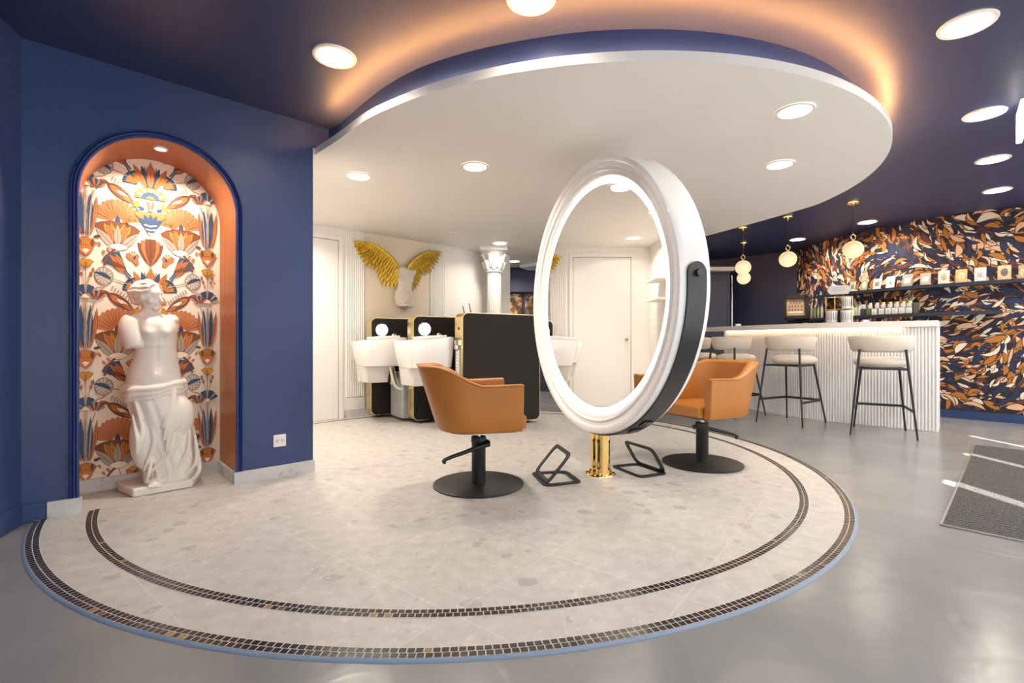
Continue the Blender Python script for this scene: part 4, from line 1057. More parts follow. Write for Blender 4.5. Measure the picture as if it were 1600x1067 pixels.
# black framed picture
p = A(1245, 497, 8.0); q = Vector((p.x, p.y, ZL))
q, an, n = stand_at(1262, 0.12, ZL)
q = q + (A(1243, 497, q.y) - A(1262, 497, q.y)); q.z = ZL
root = thing('framed_print', 'black framed sepia print of bottles leaning at the left end of the lower shelf', 'picture frame', q, R(-28))
sc = q.y / FPX; w, h = 34 * sc, 37 * sc
Mx = Matrix.Rotation(R(-8), 4, 'X')
bm = bmesh.new()
for cx, cz, sx, sz in ((0, h - 0.026, w, 0.052), (0, 0.026, w, 0.052), (-w / 2 + 0.026, h / 2, 0.052, h), (w / 2 - 0.026, h / 2, 0.052, h)): box(bm, (cx, -0.01, cz), (sx, 0.05, sz), M=Mx)
finish('frame', bm, mat('frame_black', (0.012, 0.01, 0.009), 0.35), root, bevel=0.002)
bm = bmesh.new(); box(bm, (0, 0.004, h / 2), (w - 0.09, 0.006, h - 0.09), M=Mx); pr = finish('print', bm, mat('sepia_paper', (0.42, 0.28, 0.16), 0.5, var=(6, 0.2)), root)
bm = bmesh.new()
for r_, nb in enumerate((4, 5, 5)):
    for k in range(nb):
        x = (k - (nb - 1) / 2) * w * 0.12; z = h * (0.70 - r_ * 0.15)
        bm.faces.new([bm.verts.new(Mx @ Vector((x + a * w * 0.035, -0.0005, z + b * h * 0.05))) for a, b in ((-1, -1), (1, -1), (1, 0.3), (0.35, 0.6), (0.35, 1.2), (-0.35, 1.2), (-0.35, 0.6), (-1, 0.3))])
finish('printed_bottles', bm, mat('sepia_ink', (0.14, 0.09, 0.05), 0.6), pr)
bm = bmesh.new(); bm.faces.new([bm.verts.new(Mx @ Vector((a * w * 0.30, -0.0005, h * b))) for a, b in ((-1, 0.33), (1, 0.33), (1, 0.27), (-1, 0.27))]); finish('printed_band', bm, mat('cream_ink', (0.75, 0.66, 0.5), 0.6), pr)

# tiered stand with cups and a hexagonal sign, standing on the back of the bar top
p = A(1311, 500, 6.15)
root = thing('tiered_stand', 'wire tiered stand on the bar holding white cups under a hexagonal white sign', 'display stand', (p.x, p.y, 1.172), R(-40))
bm = bmesh.new()
for x in (-0.14, -0.045, 0.045, 0.14):
    cyl(bm, (x, 0, 0), (x, 0, 0.34 if abs(x) > 0.1 else 0.36), 0.005, n=8)
for z in (0.012, 0.185, 0.34):
    for y in (-0.05, 0.05): cyl(bm, (-0.15, y, z), (0.15, y, z), 0.004, n=8)
    for x in (-0.15, 0, 0.15): cyl(bm, (x, -0.05, z), (x, 0.05, z), 0.004, n=8)
finish('wire_frame', bm, M_bgold, root, smooth=40)
bm = bmesh.new(); hx = [(-0.125, 0), (-0.095, 0.055), (0.095, 0.055), (0.125, 0), (0.095, -0.055), (-0.095, -0.055)]
a_ = [bm.verts.new((x, -0.008, 0.43 + z)) for x, z in hx]; b_ = [bm.verts.new((x, 0.002, 0.43 + z)) for x, z in hx]
bm.faces.new(a_); bm.faces.new(b_[::-1])
for k in range(6): bm.faces.new([a_[k], b_[k], b_[(k + 1) % 6], a_[(k + 1) % 6]])
sg = finish('hexagonal_sign', bm, mat('sign_paper', (0.9, 0.86, 0.83), 0.5), root)
bm = bmesh.new()
for z, w_ in ((0.455, 0.11), (0.435, 0.14), (0.415, 0.12)): box(bm, (0, -0.0085, z), (w_, 0.0008, 0.006))
finish('sign_text_lines', bm, mat('sign_ink', (0.62, 0.55, 0.52), 0.6), sg)
def cup(dx, z, r, h, lb, rz=0):
    c, s = cos(R(-40)), sin(R(-40)); q = Vector((p.x + dx * c, p.y + dx * s, 1.172 + z))
    ro = thing('printed_cup', lb, 'cup', q, R(-40), 'white printed cups on the tiered stand')
    bm = bmesh.new(); lathe(bm, [(0, 0.0), (r * 0.9, 0.0), (r, h), (r * 0.95, h), (r * 0.86, 0.01)], 26); finish('body', bm, mat('cup_white', (0.86, 0.83, 0.80), 0.25), ro, smooth=50)
    bm = bmesh.new()
    for k in range(7):
        a = -pi / 2 + (k - 3) * 0.42; x0, y0 = cos(a) * r * 0.975, sin(a) * r * 0.975
        box(bm, (x0, y0, h * 0.52), (0.005, 0.003, h * 0.62), a + pi / 2)
    finish('printed_stripes', bm, mat('cup_ink', (0.12, 0.12, 0.14), 0.5), ro)
cup(-0.075, 0.018, 0.062, 0.15, 'white printed cup on the lower tier of the stand, left')
cup(0.075, 0.018, 0.062, 0.15, 'white printed cup on the lower tier of the stand, right')
cup(0.075, 0.191, 0.055, 0.14, 'white printed cup on the upper tier of the stand')

# ---------------------------------------------------------------- rear right: tall dark cupboard with pale ledge, chrome bar
pR = A(1142, 500, 8.7); X1 = pR.x; X0 = X1 - 1.1; z1 = A(1142, 425, 8.7).z
root = thing('tall_cupboard', 'tall dark navy cupboard behind the bar with a pale top slab', 'cupboard', ((X0 + X1) / 2, 8.98, 0))
bm = bmesh.new(); box(bm, (0, 0, z1 / 2), (X1 - X0, 0.5, z1)); finish('body', bm, M_navyd, root, bevel=0.003)
for k in (-1, 1):
    bm = bmesh.new(); box(bm, (k * (X1 - X0) / 4, -0.258, z1 / 2), ((X1 - X0) / 2 - 0.02, 0.014, z1 - 0.10)); d = finish('door', bm, mat('cupboard_door', srgb(52, 52, 70), 0.45), root, bevel=0.003)
    bm = bmesh.new(); w_ = (X1 - X0) / 2 - 0.10; 
    for cx, cz, sx, sz in ((0, z1 - 0.12, w_, 0.012), (0, 0.12, w_, 0.012), (-w_ / 2, z1 / 2, 0.012, z1 - 0.24), (w_ / 2, z1 / 2, 0.012, z1 - 0.24)): box(bm, (k * (X1 - X0) / 4 + cx, -0.268, cz), (sx, 0.008, sz))
    finish('panel_moulding', bm, M_navyd, d)
bm = bmesh.new(); box(bm, (0, -0.06, z1 + 0.045), (X1 - X0 + 0.04, 0.64, 0.07)); finish('top_slab', bm, M_white, root, bevel=0.004)
bm = bmesh.new(); cyl(bm, (X1 + 0.03, 8.72, 0), (X1 + 0.03, 8.72, A(1143, 430, 8.72).z), 0.012); tag(finish('chrome_post', bm, M_chrome, smooth=50), 'slim chrome post standing at the edge of the dark cupboard', 'post')
# framed pictures on the rear wall
for k, (x0, x1, lb) in enumerate(((-0.62, 0.185, 'brown and gold picture panel on the rear wall, left of the black gap'), (0.245, 1.05, 'brown and dark picture panel on the rear wall, beside the round mirror'))):
    m = bpy.data.materials.new('picture_%d' % k); m.use_nodes = True; nt = m.node_tree; b = nt.nodes['Principled BSDF']
    tc = nt.nodes.new('ShaderNodeTexCoord'); w = nt.nodes.new('ShaderNodeTexNoise'); w.inputs['Scale'].default_value = 4.5; w.inputs['Detail'].default_value = 5; w.inputs['Distortion'].default_value = 2.5
    r = nt.nodes.new('ShaderNodeValToRGB'); e = r.color_ramp.elements
    e[0].position = 0.36; e[0].color = (0.03, 0.014, 0.008, 1); e[1].position = 0.50; e[1].color = (0.16, 0.08, 0.03, 1)
    x = e.new(0.56); x.color = (0.45, 0.22, 0.05, 1) if k == 0 else (0.34, 0.20, 0.13, 1); x = e.new(0.66); x.color = (0.75, 0.55, 0.40, 1)
    nt.links.new(tc.outputs['Object'], w.inputs['Vector']); nt.links.new(w.outputs['Fac'], r.inputs['Fac']); nt.links.new(r.outputs['Color'], b.inputs['Base Color']); b.inputs['Roughness'].default_value = 0.35
    bm = bmesh.new(); box(bm, ((x0 + x1) / 2, 9.275, 1.22), (x1 - x0, 0.04, 1.28)); tag(finish('rear_wall_print', bm, m, bevel=0.003), lb, 'picture', 'picture panels on the rear wall')

# ---------------------------------------------------------------- socket, mat
p = WP(436.5, 688, CN)
root = thing('wall_socket', 'white wall socket low on the navy wall right of the niche', 'socket', p, YAW)
bm = bmesh.new(); box(bm, (0, -0.005, 0), (0.084, 0.010, 0.084)); finish('plate', bm, M_gwhite, root, bevel=0.003)
bm = bmesh.new()
for k in (-1, 1): cyl(bm, (k * 0.017, -0.0115, 0), (k * 0.017, -0.0095, 0), 0.012, n=20)
finish('outlet_face', bm, mat('socket_grey', (0.6, 0.6, 0.6), 0.4), root)
a, b, c = G(1473, 818, 0.01), G(1525, 695, 0.01), G(1600, 843, 0.01)
ux = (b - a).normalized(); wv = Vector((ux.y, -ux.x, 0)); ww = 0.80; ctr = a + ux * (b - a).length / 2 + wv * ww / 2
def mat_rug():
    m = bpy.data.materials.new('ribbed_mat'); m.use_nodes = True; nt = m.node_tree; b = nt.nodes['Principled BSDF']; L = nt.links.new
    tc = nt.nodes.new('ShaderNodeTexCoord'); n = nt.nodes.new('ShaderNodeTexNoise'); n.inputs['Scale'].default_value = 160; n.inputs['Detail'].default_value = 3
    w = nt.nodes.new('ShaderNodeTexWave'); w.bands_direction = 'X'; w.inputs['Scale'].default_value = 7.0; w.inputs['Distortion'].default_value = 0.6; w.inputs['Detail Scale'].default_value = 20
    r = nt.nodes.new('ShaderNodeValToRGB'); r.color_ramp.elements[0].position = 0.35; r.color_ramp.elements[0].color = (0.014, 0.014, 0.014, 1); r.color_ramp.elements[1].position = 0.75; r.color_ramp.elements[1].color = (0.16, 0.155, 0.15, 1)
    mx = nt.nodes.new('ShaderNodeMath'); mx.operation = 'MULTIPLY'; k = nt.nodes.new('ShaderNodeMapRange'); k.inputs['To Min'].default_value = 0.86; k.inputs['To Max'].default_value = 1.1
    L(tc.outputs['Object'], n.inputs['Vector']); L(tc.outputs['Object'], w.inputs['Vector']); L(w.outputs['Fac'], k.inputs['Value']); L(n.outputs['Fac'], mx.inputs[0]); L(k.outputs['Result'], mx.inputs[1])
    L(mx.outputs[0], r.inputs['Fac']); L(r.outputs['Color'], b.inputs['Base Color']); b.inputs['Roughness'].default_value = 0.95
    bp = nt.nodes.new('ShaderNodeBump'); bp.inputs['Strength'].default_value = 0.7; bp.inputs['Distance'].default_value = 0.004; L(mx.outputs[0], bp.inputs['Height']); L(bp.outputs['Normal'], b.inputs['Normal'])
    return m
root = thing('door_mat', 'dark grey ribbed entrance mat crossed by streaks of sunlight', 'mat', (ctr.x, ctr.y, 0), math.atan2(ux.y, ux.x))
bm = bmesh.new(); box(bm, (0, 0, 0.0055), ((b - a).length, ww, 0.011)); finish('pile', bm, mat_rug(), root, bevel=0.003)
bm = bmesh.new(); l_ = (b - a).length
for cx, cy, sx, sy in ((0, ww / 2 + 0.006, l_ + 0.024, 0.012), (0, -ww / 2 - 0.006, l_ + 0.024, 0.012), (l_ / 2 + 0.006, 0, 0.012, ww), (-l_ / 2 - 0.006, 0, 0.012, ww)): box(bm, (cx, cy, 0.0045), (sx, sy, 0.009))
finish('metal_edge', bm, mat('steel_edge', (0.5, 0.5, 0.5), 0.35, 0.9), root)

# ---------------------------------------------------------------- niche back wall: printed art-deco lotus paper
def niche_paper():
    pal = [mat('paper_cream', srgb(250, 236, 216), 0.75), mat('paper_ink', (0.035, 0.02, 0.015), 0.7), mat('paper_orange', srgb(206, 122, 66), 0.7), mat('paper_blue', srgb(52, 84, 124), 0.7),
           mat('paper_grey', srgb(176, 164, 150), 0.7), mat('paper_ochre', srgb(206, 150, 42), 0.7), mat('paper_brown', srgb(132, 74, 44), 0.7)]
    CR, IN, OR, BL, GR, OC, BR = range(7)
    bm = bmesh.new()
    f = bm.faces.new([bm.verts.new(PS(s, CB, z)) for s, z in ((SA0 - RA - 0.02, 0), (SA0 + RA + 0.02, 0), (SA0 + RA + 0.02, ZS + RA + 0.02), (SA0 - RA - 0.02, ZS + RA + 0.02))]); f.material_index = CR
    zx = lambda x: 120 + x / 4.447
    zy = lambda y: 200 + y / 4.447
    s_ax, z_ref = SZ(zx(512), zy(430), CB)
    ku = (SZ(zx(700), zy(430), CB)[0] - SZ(zx(320), zy(430), CB)[0]) / 380
    kv = (z_ref - SZ(zx(512), zy(830), CB)[1]) / 400
    state = {'lv': 0}
    def raw(pts, mi, M, v0):
        P = [(s_ax + M * (x - 512) * ku, z_ref - (y + v0 - 430) * kv) for x, y in pts]
        cs = sum(p[0] for p in P) / len(P); cz = sum(p[1] for p in P) / len(P)
        if cz < 0.085 or abs(cs - SA0) > RA + 0.04 or (cz > ZS and math.hypot(cs - SA0, cz - ZS) > RA + 0.05): return
        off = 0.0006 + state['lv'] * 0.00003; vs = []
        for s, z in P:
            z = max(z, 0.08); s = min(max(s, SA0 - RA - 0.01), SA0 + RA + 0.01)
            if z > ZS:
                d = math.hypot(s - SA0, z - ZS)
                if d > RA + 0.01: s = SA0 + (s - SA0) * (RA + 0.01) / d; z = ZS + (z - ZS) * (RA + 0.01) / d
            vs.append(bm.verts.new(PS(s, CB + off, z)))
        try: bm.faces.new(vs).material_index = mi
        except ValueError: pass
    def P_(pts, mi, M, v0, out=2.6):
        if out:
            n = len(pts); area = sum(pts[i][0] * pts[(i + 1) % n][1] - pts[(i + 1) % n][0] * pts[i][1] for i in range(n)); sg = 1 if area > 0 else -1
            q = []
            for i in range(n):
                a, b = pts[i - 1], pts[(i + 1) % n]; dx, dy = b[0] - a[0], b[1] - a[1]; l = math.hypot(dx, dy) or 1
                q.append((pts[i][0] + sg * dy / l * out, pts[i][1] - sg * dx / l * out))
            raw(q, IN, M, v0); state['lv'] += 1
        raw(pts, mi, M, v0); state['lv'] += 1
    def leaf(x0, y0, x1, y1, w, mi, M, v0, out=2.6, vein=True, bend=0.0):
        dx, dy = x1 - x0, y1 - y0; l = math.hypot(dx, dy); nx, ny = -dy / l, dx / l; N = 8; a, b = [], []
        for k in range(N + 1):
            t = k / N; ww = w * (sin(pi * t ** 0.85)) ** 0.9 if 0 < t < 1 else 0; bb = bend * sin(pi * t)
            a.append((x0 + dx * t + nx * (ww + bb), y0 + dy * t + ny * (ww + bb))); b.append((x0 + dx * t - nx * (ww - bb), y0 + dy * t - ny * (ww - bb)))
        P_(a + b[1:-1][::-1], mi, M, v0, out)
        if vein: line([(x0 + dx * t + nx * bend * sin(pi * t), y0 + dy * t + ny * bend * sin(pi * t)) for t in (0.05, 0.5, 0.85)], 1.3, IN, M, v0)
    def line(pts, w, mi, M, v0):
        for (xa, ya), (xb, yb) in zip(pts, pts[1:]):
            dx, dy = xb - xa, yb - ya; l = math.hypot(dx, dy) or 1; nx, ny = -dy / l * w, dx / l * w
            raw([(xa + nx, ya + ny), (xb + nx, yb + ny), (xb - nx, yb - ny), (xa - nx, ya - ny)], mi, M, v0)
        state['lv'] += 1
    def fan(cx, cy, r0, r1, a0, a1, n, cols, M, v0, gap=0.12, out=2.0, sq=1.0):
        """a in degrees, 90 = up"""
        for k in range(n):
            s = R(a0 + (a1 - a0) * (k + gap) / n); e = R(a0 + (a1 - a0) * (k + 1 - gap) / n); m = (s + e) / 2
            g = lambda r, a: (cx + r * cos(a), cy - r * sq * sin(a))
            P_([g(r0, s), g(r1 * 0.97, s), g(r1 * 1.02, m), g(r1 * 0.97, e), g(r0, e)], cols[k % len(cols)], M, v0, out)
    def sector(cx, cy, r0, r1, a0, a1, mi, M, v0, out=2.6, n=12, sq=1.0):
        A1 = [R(a0 + (a1 - a0) * k / n) for k in range(n + 1)]
        o = [(cx + r1 * cos(a), cy - r1 * sq * sin(a)) for a in A1]
        i = [(cx + r0 * cos(a), cy - r0 * sq * sin(a)) for a in A1[::-1]] if r0 > 1 else [(cx, cy)]
        if r0 > 1:
            m = len(o)                                   # split ring in convex quads
            if out: 
                q1 = [(cx + (r1 + out) * cos(a), cy - (r1 + out) * sq * sin(a)) for a in A1]; q0 = [(cx + (r0 - out) * cos(a), cy - (r0 - out) * sq * sin(a)) for a in A1]
                for k in range(n): raw([q1[k], q1[k + 1], q0[k + 1], q0[k]], IN, M, v0)
                state['lv'] += 1
            ii = i[::-1]
            for k in range(n): raw([o[k], o[k + 1], ii[k + 1], ii[k]], mi, M, v0)
            state['lv'] += 1
        else: P_(o + i, mi, M, v0, out)
    for rep in (-1, 0, 1, 2, 3):
        v0 = rep * 730
        state['lv'] = 0
        for M in (1, -1):
            # mirrored side motifs (x measured on the right or left half, M mirrors about the axis)
            state['lv'] = 0
            fan(292 , 690, 34, 158, 8, 172, 13, [OR], M, v0, 0.10, 1.6)
            leaf(292, 700, 292, 640, 16, BL, M, v0, 2)
            # big lotus
            P_([(140, 712), (185, 694), (240, 684), (295, 682), (350, 688), (400, 700), (440, 724), (400, 800), (350, 850), (300, 870), (250, 850), (195, 790)], BR, M, v0)
            for x, c, h in ((205, OC, 0), (250, OC, -8), (335, OC, -8), (378, OC, 2)): leaf(x * 0.5 + 145, 780, x, 700 + h, 17, c, M, v0, 2)
            for x in (228, 350): leaf(x * 0.45 + 160, 830, x, 705, 21, OR, M, v0, 2)
            leaf(275, 862, 152, 735, 26, GR, M, v0, 2); leaf(310, 862, 432, 745, 26, GR, M, v0, 2); leaf(292, 850, 292, 700, 24, GR, M, v0, 2)
            P_([(235, 850), (262, 832), (300, 826), (340, 834), (362, 852), (330, 868), (300, 874), (262, 868)], CR, M, v0)
            line([(300, 872), (312, 920), (332, 990)], 4, GR, M, v0)
            # small round fan
            sector(415, 410, 0, 92, 62, 178, BL, M, v0); fan(418, 408, 10, 76, 66, 174, 9, [OR, OC], M, v0, 0.08, 1)
            # long pod
            leaf(222, 432, 402, 545, 34, BR, M, v0); leaf(240, 445, 330, 500, 18, OR, M, v0, 2); leaf(285, 468, 375, 520, 12, CR, M, v0, 2, False); leaf(320, 500, 400, 545, 12, OR, M, v0, 2)
            for k in range(8):
                x, y = 255 + k * 18, 398 + k * 12; leaf(x, y, x + 12, y - 16, 3.2, GR, M, v0, 0.9, False); leaf(x, y, x - 4, y + 18, 3.2, GR, M, v0, 0.9, False)
            line([(248, 392), (395, 492)], 1.2, GR, M, v0)
            # round leaf with stem
            sector(205, 320, 0, 58, 60, 420, GR, M, v0, 2.6, 16); fan(205, 320, 8, 52, 70, 410, 12, [CR], M, v0, 0.38, 0)
            leaf(250, 340, 140, 300, 12, BL, M, v0, 2, True, 10)
            line([(232, 365), (200, 392), (160, 402), (135, 425)], 5, GR, M, v0); line([(255, 335), (320, 352), (380, 372)], 4, GR, M, v0)
            # side tulip, upper and lower
            P_([(250, 240), (290, 224), (330, 226), (345, 262), (332, 285), (300, 282)], BL, M, v0); leaf(340, 290, 265, 238, 14, OR, M, v0, 2); leaf(338, 285, 310, 228, 12, OR, M, v0, 2)
            line([(335, 282), (368, 330), (400, 362)], 5, BL, M, v0)
            P_([(192, 950), (215, 912), (255, 892), (300, 884), (322, 930), (335, 985), (290, 982), (240, 972)], BL, M, v0); sector(345, 985, 130, 142, 120, 178, BR, M, v0, 1.5)
            leaf(340, 990, 235, 905, 18, OR, M, v0, 2); leaf(338, 985, 275, 895, 15, OR, M, v0, 2); leaf(335, 985, 225, 950, 13, BR, M, v0, 2)
            line([(330, 980), (355, 1020), (378, 1045)], 5, BL, M, v0)
            # trumpet
            P_([(345, 895), (372, 880), (420, 888), (432, 900), (424, 920), (430, 955), (412, 962), (385, 930), (355, 915)], OR, M, v0); fan(392, 905, 6, 36, 40, 150, 6, [CR, OC], M, v0, 0.1, 1); leaf(395, 925, 412, 900, 8, BL, M, v0, 1)
            # buds
            for x, y, a in ((170, 830, 60), (195, 880, 55), (222, 862, 50), (372, 660, 95), (408, 655, 80), (362, 690, 100)): leaf(x, y, x + 30 * cos(R(a)), y + 30 * sin(R(a)) * (1 if y > 700 else -1), 7, OR, M, v0, 1.6, False)
            leaf(430, 590, 418, 520, 14, GR, M, v0, 2); sector(432, 560, 0, 38, 90, 190, OC, M, v0, 2); leaf(470, 575, 428, 560, 9, BL, M, v0, 1.6)
            leaf(140, 800, 185, 790, 9, BR, M, v0, 1.6); leaf(175, 425, 235, 430, 12, BR, M, v0, 1.6); leaf(180, 415, 215, 428, 6, OR, M, v0, 1)
            # papyrus column
            for dx, c, w in ((-52, OR, 13), (-22, BL, 17), (52, OR, 13), (22, BL, 17), (0, GR, 6)):
                leaf(92 + dx * 0.5, 800, 92 + dx * 1.35, 505 + abs(dx) * 0.5, w, c, M, v0, 2, True, 6 * (1 if dx > 0 else -1))
            for dx in (-9, -3, 3, 9): line([(92 + dx, 800), (92 + dx * 1.0, 640), (92 + dx * 1.2, 470)], 1.5, GR, M, v0)
            fan(92, 470, 22, 88, 22, 158, 9, [BL, GR, BL], M, v0, 0.06, 1.6); sector(92, 470, 0, 26, 0, 180, CR, M, v0, 2)
            fan(152, 486, 14, 66, 25, 145, 7, [OR, BL], M, v0, 0.06, 1.5); line([(150, 486), (128, 560), (116, 700), (112, 800)], 4, GR, M, v0)
            P_([(92 - 68, 838), (92 - 40, 818), (92, 808), (92 + 40, 818), (92 + 68, 838), (92 + 45, 872), (92, 886), (92 - 45, 872)], OR, M, v0)
            for dx in (-40, -14, 14, 40): leaf(92 + dx, 862, 92 + dx, 818, 11, OC if abs(dx) < 30 else BR, M, v0, 1.6)
            P_([(92 - 50, 868), (92, 856), (92 + 50, 868), (92 + 30, 905), (92, 930), (92 - 30, 905)], OR, M, v0); P_([(92 - 24, 888), (92, 880), (92 + 24, 888), (92, 915)], CR, M, v0, 1.6)
            P_([(92 - 48, 962), (92 - 20, 950), (92, 956), (92 + 20, 950), (92 + 48, 962), (92 + 20, 994), (92, 1004), (92 - 20, 994)], OC, M, v0); leaf(92, 1004, 92, 965, 8, OR, M, v0, 1.4)
            line([(92, 1000), (92, 1110)], 2, BR, M, v0)
            for x, y in ((50, 1010), (62, 1040), (134, 1010), (122, 1040)): leaf(x, y + 24, x + 4, y - 8, 8, OR, M, v0, 1.6); line([(x, y + 22), (92, y + 110)], 1.2, GR, M, v0)
        # axis motifs
        state['lv'] = 40; M = 1
        for a in (-52, 52): leaf(512, 430, 512 + 175 * sin(R(a * 0.85)), 430 - 160 * cos(R(a * 0.85)), 0.1, GR, M, v0, 0)
        for a, c, l_, w in ((-15, GR, 165, 12), (15, GR, 165, 12), (-8, GR, 160, 10), (8, GR, 160, 10), (-22, BL, 168, 20), (22, BL, 168, 20), (-37, OR, 195, 22), (37, OR, 195, 22), (0, OR, 190, 25)):
            leaf(512 + a * 0.7, 428, 512 + l_ * sin(R(a)), 430 - l_ * cos(R(a)), w, c, M, v0, 2.4)
        sector(512, 498, 0, 112, 2, 178, OC, M, v0, 3, 18, 0.70); fan(512, 498, 62, 104, 4, 176, 11, [OR, CR], M, v0, 0.04, 1.2, 0.70)
        sector(512, 498, 0, 62, 2, 178, BL, M, v0, 2, 14, 0.75); sector(512, 498, 0, 30, 2, 178, OR, M, v0, 2, 12, 0.8); sector(512, 498, 0, 14, 2, 178, OC, M, v0, 2, 8, 0.8)
        for dx in (-88, -40, 0, 40, 88): line([(512 + dx, 500), (512 + dx * 0.08, 588)], 1.6, IN, M, v0)
        for dx in (-20, 20): leaf(512 + dx * 0.4, 570, 512 + dx, 505, 7, OR, M, v0, 1.4)
        P_([(398, 606), (440, 596), (512, 590), (584, 596), (624, 606), (596, 632), (560, 650), (512, 656), (464, 650), (428, 632)], OR, M, v0)
        line([(404, 610), (512, 600), (618, 610)], 3, OC, M, v0)
        for a in (-46, 46, -23, 23, 0): leaf(512, 706, 512 + 112 * sin(R(a)), 706 - 104 * cos(R(a)), 19, BL, M, v0, 2.2)
        P_([(468, 672), (512, 680), (556, 672), (552, 690), (540, 716), (524, 742), (500, 742), (484, 716), (472, 690)], CR, M, v0)
        P_([(470, 684), (512, 692), (554, 684), (548, 700), (512, 706), (476, 700)], BL, M, v0, 1.5); P_([(484, 712), (512, 718), (540, 712), (532, 726), (512, 730), (492, 726)], BL, M, v0, 1.5)
        line([(512, 742), (512, 780)], 4, GR, M, v0)
        for sgn in (-1, 1):
            P_([(512 + sgn * 90, 806), (512 + sgn * 68, 810), (512 + sgn * 58, 860), (512 + sgn * 30, 915), (512, 962), (512 + sgn * 38, 925), (512 + sgn * 72, 872)], BR, M, v0, 2)
            P_([(512 + sgn * 66, 788), (512 + sgn * 38, 788), (512 + sgn * 34, 860), (512, 960), (512 + sgn * 42, 900), (512 + sgn * 62, 850)], OR, M, v0, 2)
        P_([(476, 776), (548, 776), (548, 840), (536, 895), (512, 958), (488, 895), (476, 840)], BR, M, v0, 2); line([(512, 778), (512, 955)], 1.6, IN, M, v0)
    return finish('wall_niche_back', bm, None, mats=pal, kind='structure', smooth=0)
niche_paper()

# ---------------------------------------------------------------- plaster statue in the niche
def statue():
    CS = -3.86; zx = lambda x: 60 + x / 2.667
    zy = lambda y: 420 + y / 2.667
    o0 = PS(SZ(zx(520), 600, CS)[0], CS, 0); root = thing('plaster_statue', 'ivory plaster statue of a draped armless woman standing in the arched niche', 'statue', (o0.x, o0.y, FZ), YAW)
    s0 = o0.dot(D)
    def loc(x, y, dy=0.0):
        s, z = SZ(zx(x), zy(y), CS); return Vector((s - s0, dy, z - FZ))      # local: x along the wall, y into the niche
    bm = bmesh.new(); rnd = random.Random(3)
    def loft(rows, folds=None, n=72, bulge=None):
        V = []
        for (y, xl, xr, ry, cy) in rows:
            a, b = loc(xl, y), loc(xr, y); cx, rx, z = (a.x + b.x) / 2, (b.x - a.x) / 2, a.z; ring = []
            for k in range(n):
                t = 2 * pi * k / n; m = 1.0 + (folds(t, z, y) if folds else 0)
                vx, vy = cx + rx * m * cos(t), cy + ry * m * sin(t)
                if bulge and sin(t) < 0: vy -= bulge(vx, z) * min(1, -sin(t) * 2.2)
                ring.append(bm.verts.new((vx, vy, z)))
            V.append(ring)
        for a, b in zip(V, V[1:]):
            for k in range(n): bm.faces.new([a[k], a[(k + 1) % n], b[(k + 1) % n], b[k]])
        bm.faces.new(V[0][::-1]); bm.faces.new(V[-1])
    def interp(rows, m=5):
        P = catmull([Vector((r[0], r[1], r[2])) for r in rows], m); Q = catmull([Vector((r[3], r[4], 0)) for r in rows], m)
        return [(p.x, p.y, p.z, q.x, q.y) for p, q in zip(P, Q)]
    skirt = [(893, 436, 655, .115, .0), (880, 432, 668, .125, 0), (850, 432, 676, .13, 0), (800, 420, 670, .135, 0), (750, 398, 660, .14, 0), (700, 387, 652, .145, 0), (650, 389, 641, .148, -.005), (600, 378, 631, .145, -.01), (550, 364, 620, .135, -.005), (515, 356, 614, .125, 0), (485, 352, 607, .115, 0)]
    def folds(t, z, y):
        # diagonal swags falling from the right hip to the left foot, deeper lower down
        k = min(1, max(0, (y - 500) / 200)); f = 0
        for fr, ph, sl, am in ((9, 0.3, 7.5, 0.020), (15, 1.1, 10, 0.011), (5, 2.0, -4, 0.016)): 
            w = sin(fr * t + ph + sl * z * (1.3 + 0.8 * sin(t))); f += am * (1 - abs(w)) * 1.8 - am
        return f * (0.45 + 0.9 * k)
    loft(interp(skirt, 6), folds, 120)
    torso = [(500, 368, 596, .110, 0), (470, 362, 596, .108, 0), (440, 368, 592, .104, 0), (405, 380, 586, .098, 0), (370, 395, 580, .092, .003), (335, 404, 577, .090, .003), (300, 402, 577, .096, 0), (265, 396, 579, .102, 0), (235, 385, 580, .100, .005), (210, 376, 574, .086, .01), (196, 384, 556, .068, .012), (186, 402, 525, .052, .012), (178, 420, 503, .046, .010), (160, 428, 494, .044, .006), (135, 430, 492, .044, .0)]
    def bulge(x, z):
        r = 0
        for bx, by, am, sx, sz in ((448, 268, .030, .034, .034), (530, 264, .028, .032, .034), (486, 440, .016, .050, .050), (484, 225, .012, .06, .035), (486, 350, -.006, .010, .09), (484, 425, -.008, .007, .008), (486, 318, .006, .07, .012), (430, 470, .010, .04, .05), (546, 470, .010, .04, .05)):
            q = loc(bx, by); r += am * math.exp(-((x - q.x) / sx) ** 2 - ((z - q.z) / sz) ** 2)
        return r
    loft(interp(torso, 8), None, 96, bulge)
    def cap(pts, rs, n=24): 
        tube(bm, pts, rs, n)
    def bl(x, y, dy, r, M=None): ball(bm, loc(x, y, dy), r, 28, 18, M)
    # arm stumps
    p = catmull([loc(402, 212, 0.0), loc(388, 232, -.004), (loc(386, 262, -.014)), loc(394, 296, -.026), loc(402, 326, -.034)], 4); cap(p, [0.040 + 0.026 * sin(pi * min(1, .25 + .6 * k / len(p))) for k in range(len(p))])
    bl(401, 322, -.034, (0.048, 0.048, 0.016)); bl(392, 225, 0.0, (0.056, 0.056, 0.050))
    p = [loc(548, 212, 0.005), loc(556, 226, 0.0), loc(560, 244, -.004)]; cap(p, [0.034, 0.040, 0.034]); bl(553, 216, 0.004, (0.045, 0.05, 0.042)); bl(561, 243, -.004, (0.034, 0.036, 0.014))
    # chest, belly, hips
    bl(572, 610, -.075, (0.095, 0.085, 0.14)); bl(440, 700, -.055, (0.08, 0.07, 0.20))            # forward knee, other thigh
